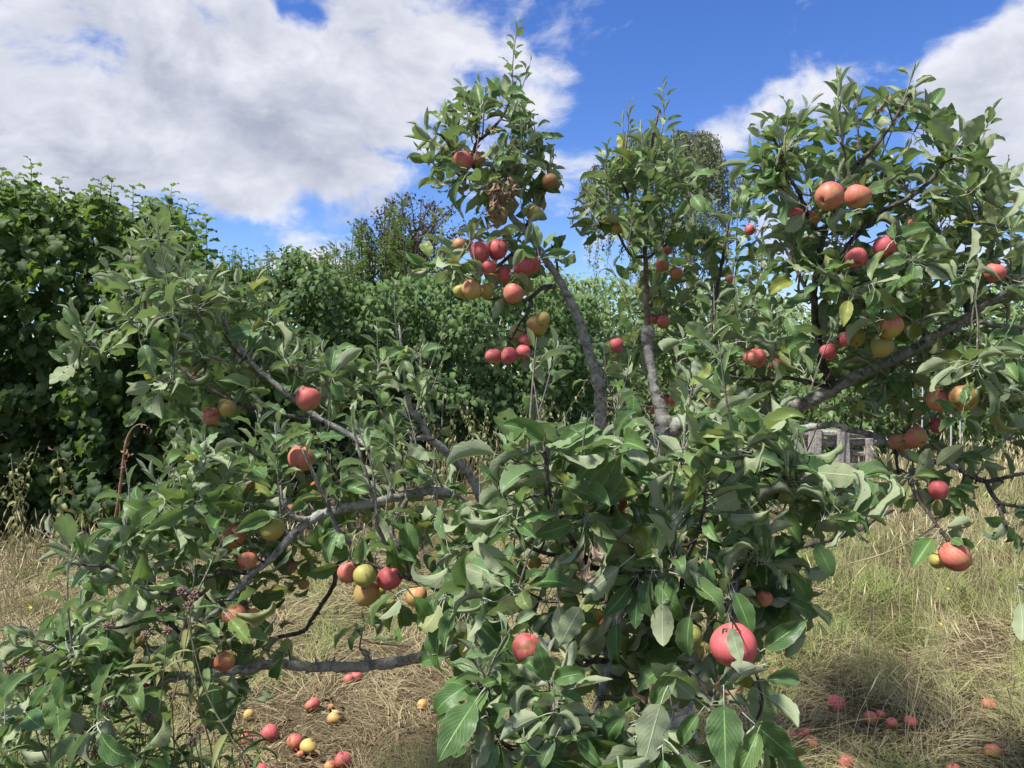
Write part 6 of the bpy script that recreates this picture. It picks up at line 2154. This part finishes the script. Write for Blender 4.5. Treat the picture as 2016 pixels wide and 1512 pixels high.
def build_weeds():
    """tangle of narrow leaves and stalks in the lower left corner"""
    bag = Bag()
    r = np.random.default_rng(97)
    for k in range(150):
        px, py = r.uniform(-40, 440), r.uniform(1440, 1620)
        if r.random() < (px - 300) / 300:
            continue
        d = r.uniform(1.7, 2.6)
        p = P(px, py, d)
        h = max(.1, p[2] + r.uniform(-.02, .16))
        b = np.array([p[0], p[1], 0])
        tip = b + np.array([r.normal(0, .08), r.normal(0, .08), h])
        pts = catmull([b, (b + tip) / 2 + r.normal(0, .03, 3), tip], 5)
        tint = (r.random(), r.random() ** 2, 0)
        V, F, U = tube(pts, np.linspace(.0022, .001, len(pts)), 4)
        bag.add(V, F, U, tint)
        for q in range(12):
            f = r.uniform(.3, 1)
            o = pts[int(f * (len(pts) - 1))]
            a, el = r.uniform(0, 6.28), r.uniform(-.3, 1.1)
            y = np.array([math.cos(a) * math.cos(el), math.sin(a) * math.cos(el), math.sin(el)])
            z = unit(np.cross(np.cross(y, [0, 0, 1.0]), y))
            V = o + r.uniform(.05, .13) * (lance[0] @ np.stack([np.cross(y, z), y, z]))
            bag.add(V, lance[1], lance[2], (r.random(), r.random() ** 3, 0))
    thing('weeds', None, None, me=bag.mesh('weeds', [M_weed]), kind='stuff')
    # yellow flowers
    V0, F0, U0 = leaf_shape(.6, .1, .4, 0, .02, 0, 2, 3, 0, seed=3)
    pb = Bag()
    for q in range(8):
        a = q * .785
        c, s = math.cos(a), math.sin(a)
        V = V0 * .012
        pb.add(np.stack([V[:, 0] * c - V[:, 1] * s, V[:, 0] * s + V[:, 1] * c, V[:, 2] + V[:, 1] * .35], -1), F0)
    pm = pb.mesh('petals', [M_petal])
    V, F, U = tube([(0, 0, -.12), (.004, 0, -.06), (0, 0, 0)], .0011, 5)
    sm = mesh_np('stem', V, F, U, None, [M_stalkg])
    for (px, py, lab) in ((61, 1222, 'yellow flower in the pale grass at the far left'), (1653, 1130, 'yellow flower nearest the front foliage in the right grass'), (1679, 1174, 'yellow flower below the first one in the right grass'),
                          (1741, 1250, 'yellow flower in the middle of the right grass'), (1851, 1253, 'lowest yellow flower on the far side of the right grass'), (1866, 1173, 'yellow flower under the drooping orange red apple'),
                          (1640, 1172, 'yellow flower half hidden beside the front leaves')):
        g = G(px, py + 8)
        t = thing('yellow_flower', lab, 'flower', (g[0], g[1], g[2] + .10), 'yellow flowers in the grass')
        link('petals', pm, t)
        link('stem', sm, t)
        t.rotation_euler = (.5, 0, rng.uniform(0, 6))
    # long pale bent straw across the grass
    b = Bag()
    pts = catmull([P(1665, 1112, 2.9), P(1740, 1090, 2.9), P(1800, 1062, 2.9), P(1842, 1036, 2.9)], 6)
    o = P(1750, 1085, 2.9)
    V, F, U = tube(pts - o, np.linspace(.002, .005, len(pts)), 5, .05)
    V2, F2, U2 = tube([P(1665, 1112, 2.9) - o, P(1600, 1150, 3.0) - o - [0, 0, .12], G(1580, 1190) - o], [.002, .0016, .001], 4)
    b.add(V, F, U, (1, 0, 0))
    b.add(V2, F2, U2, (1, 0, 0))
    thing('dry_stalk', 'long pale bent dry stalk lying across the right hand grass', 'stalk', o, me=b.mesh('dry_stalk', [M_grass]))


build_weeds()
print('LEAVES', len(LV.s), 'TRIS', sum(len(o.data.polygons) for o in SC.objects if o.type == 'MESH') * 2, 'OBJ', len(SC.objects))
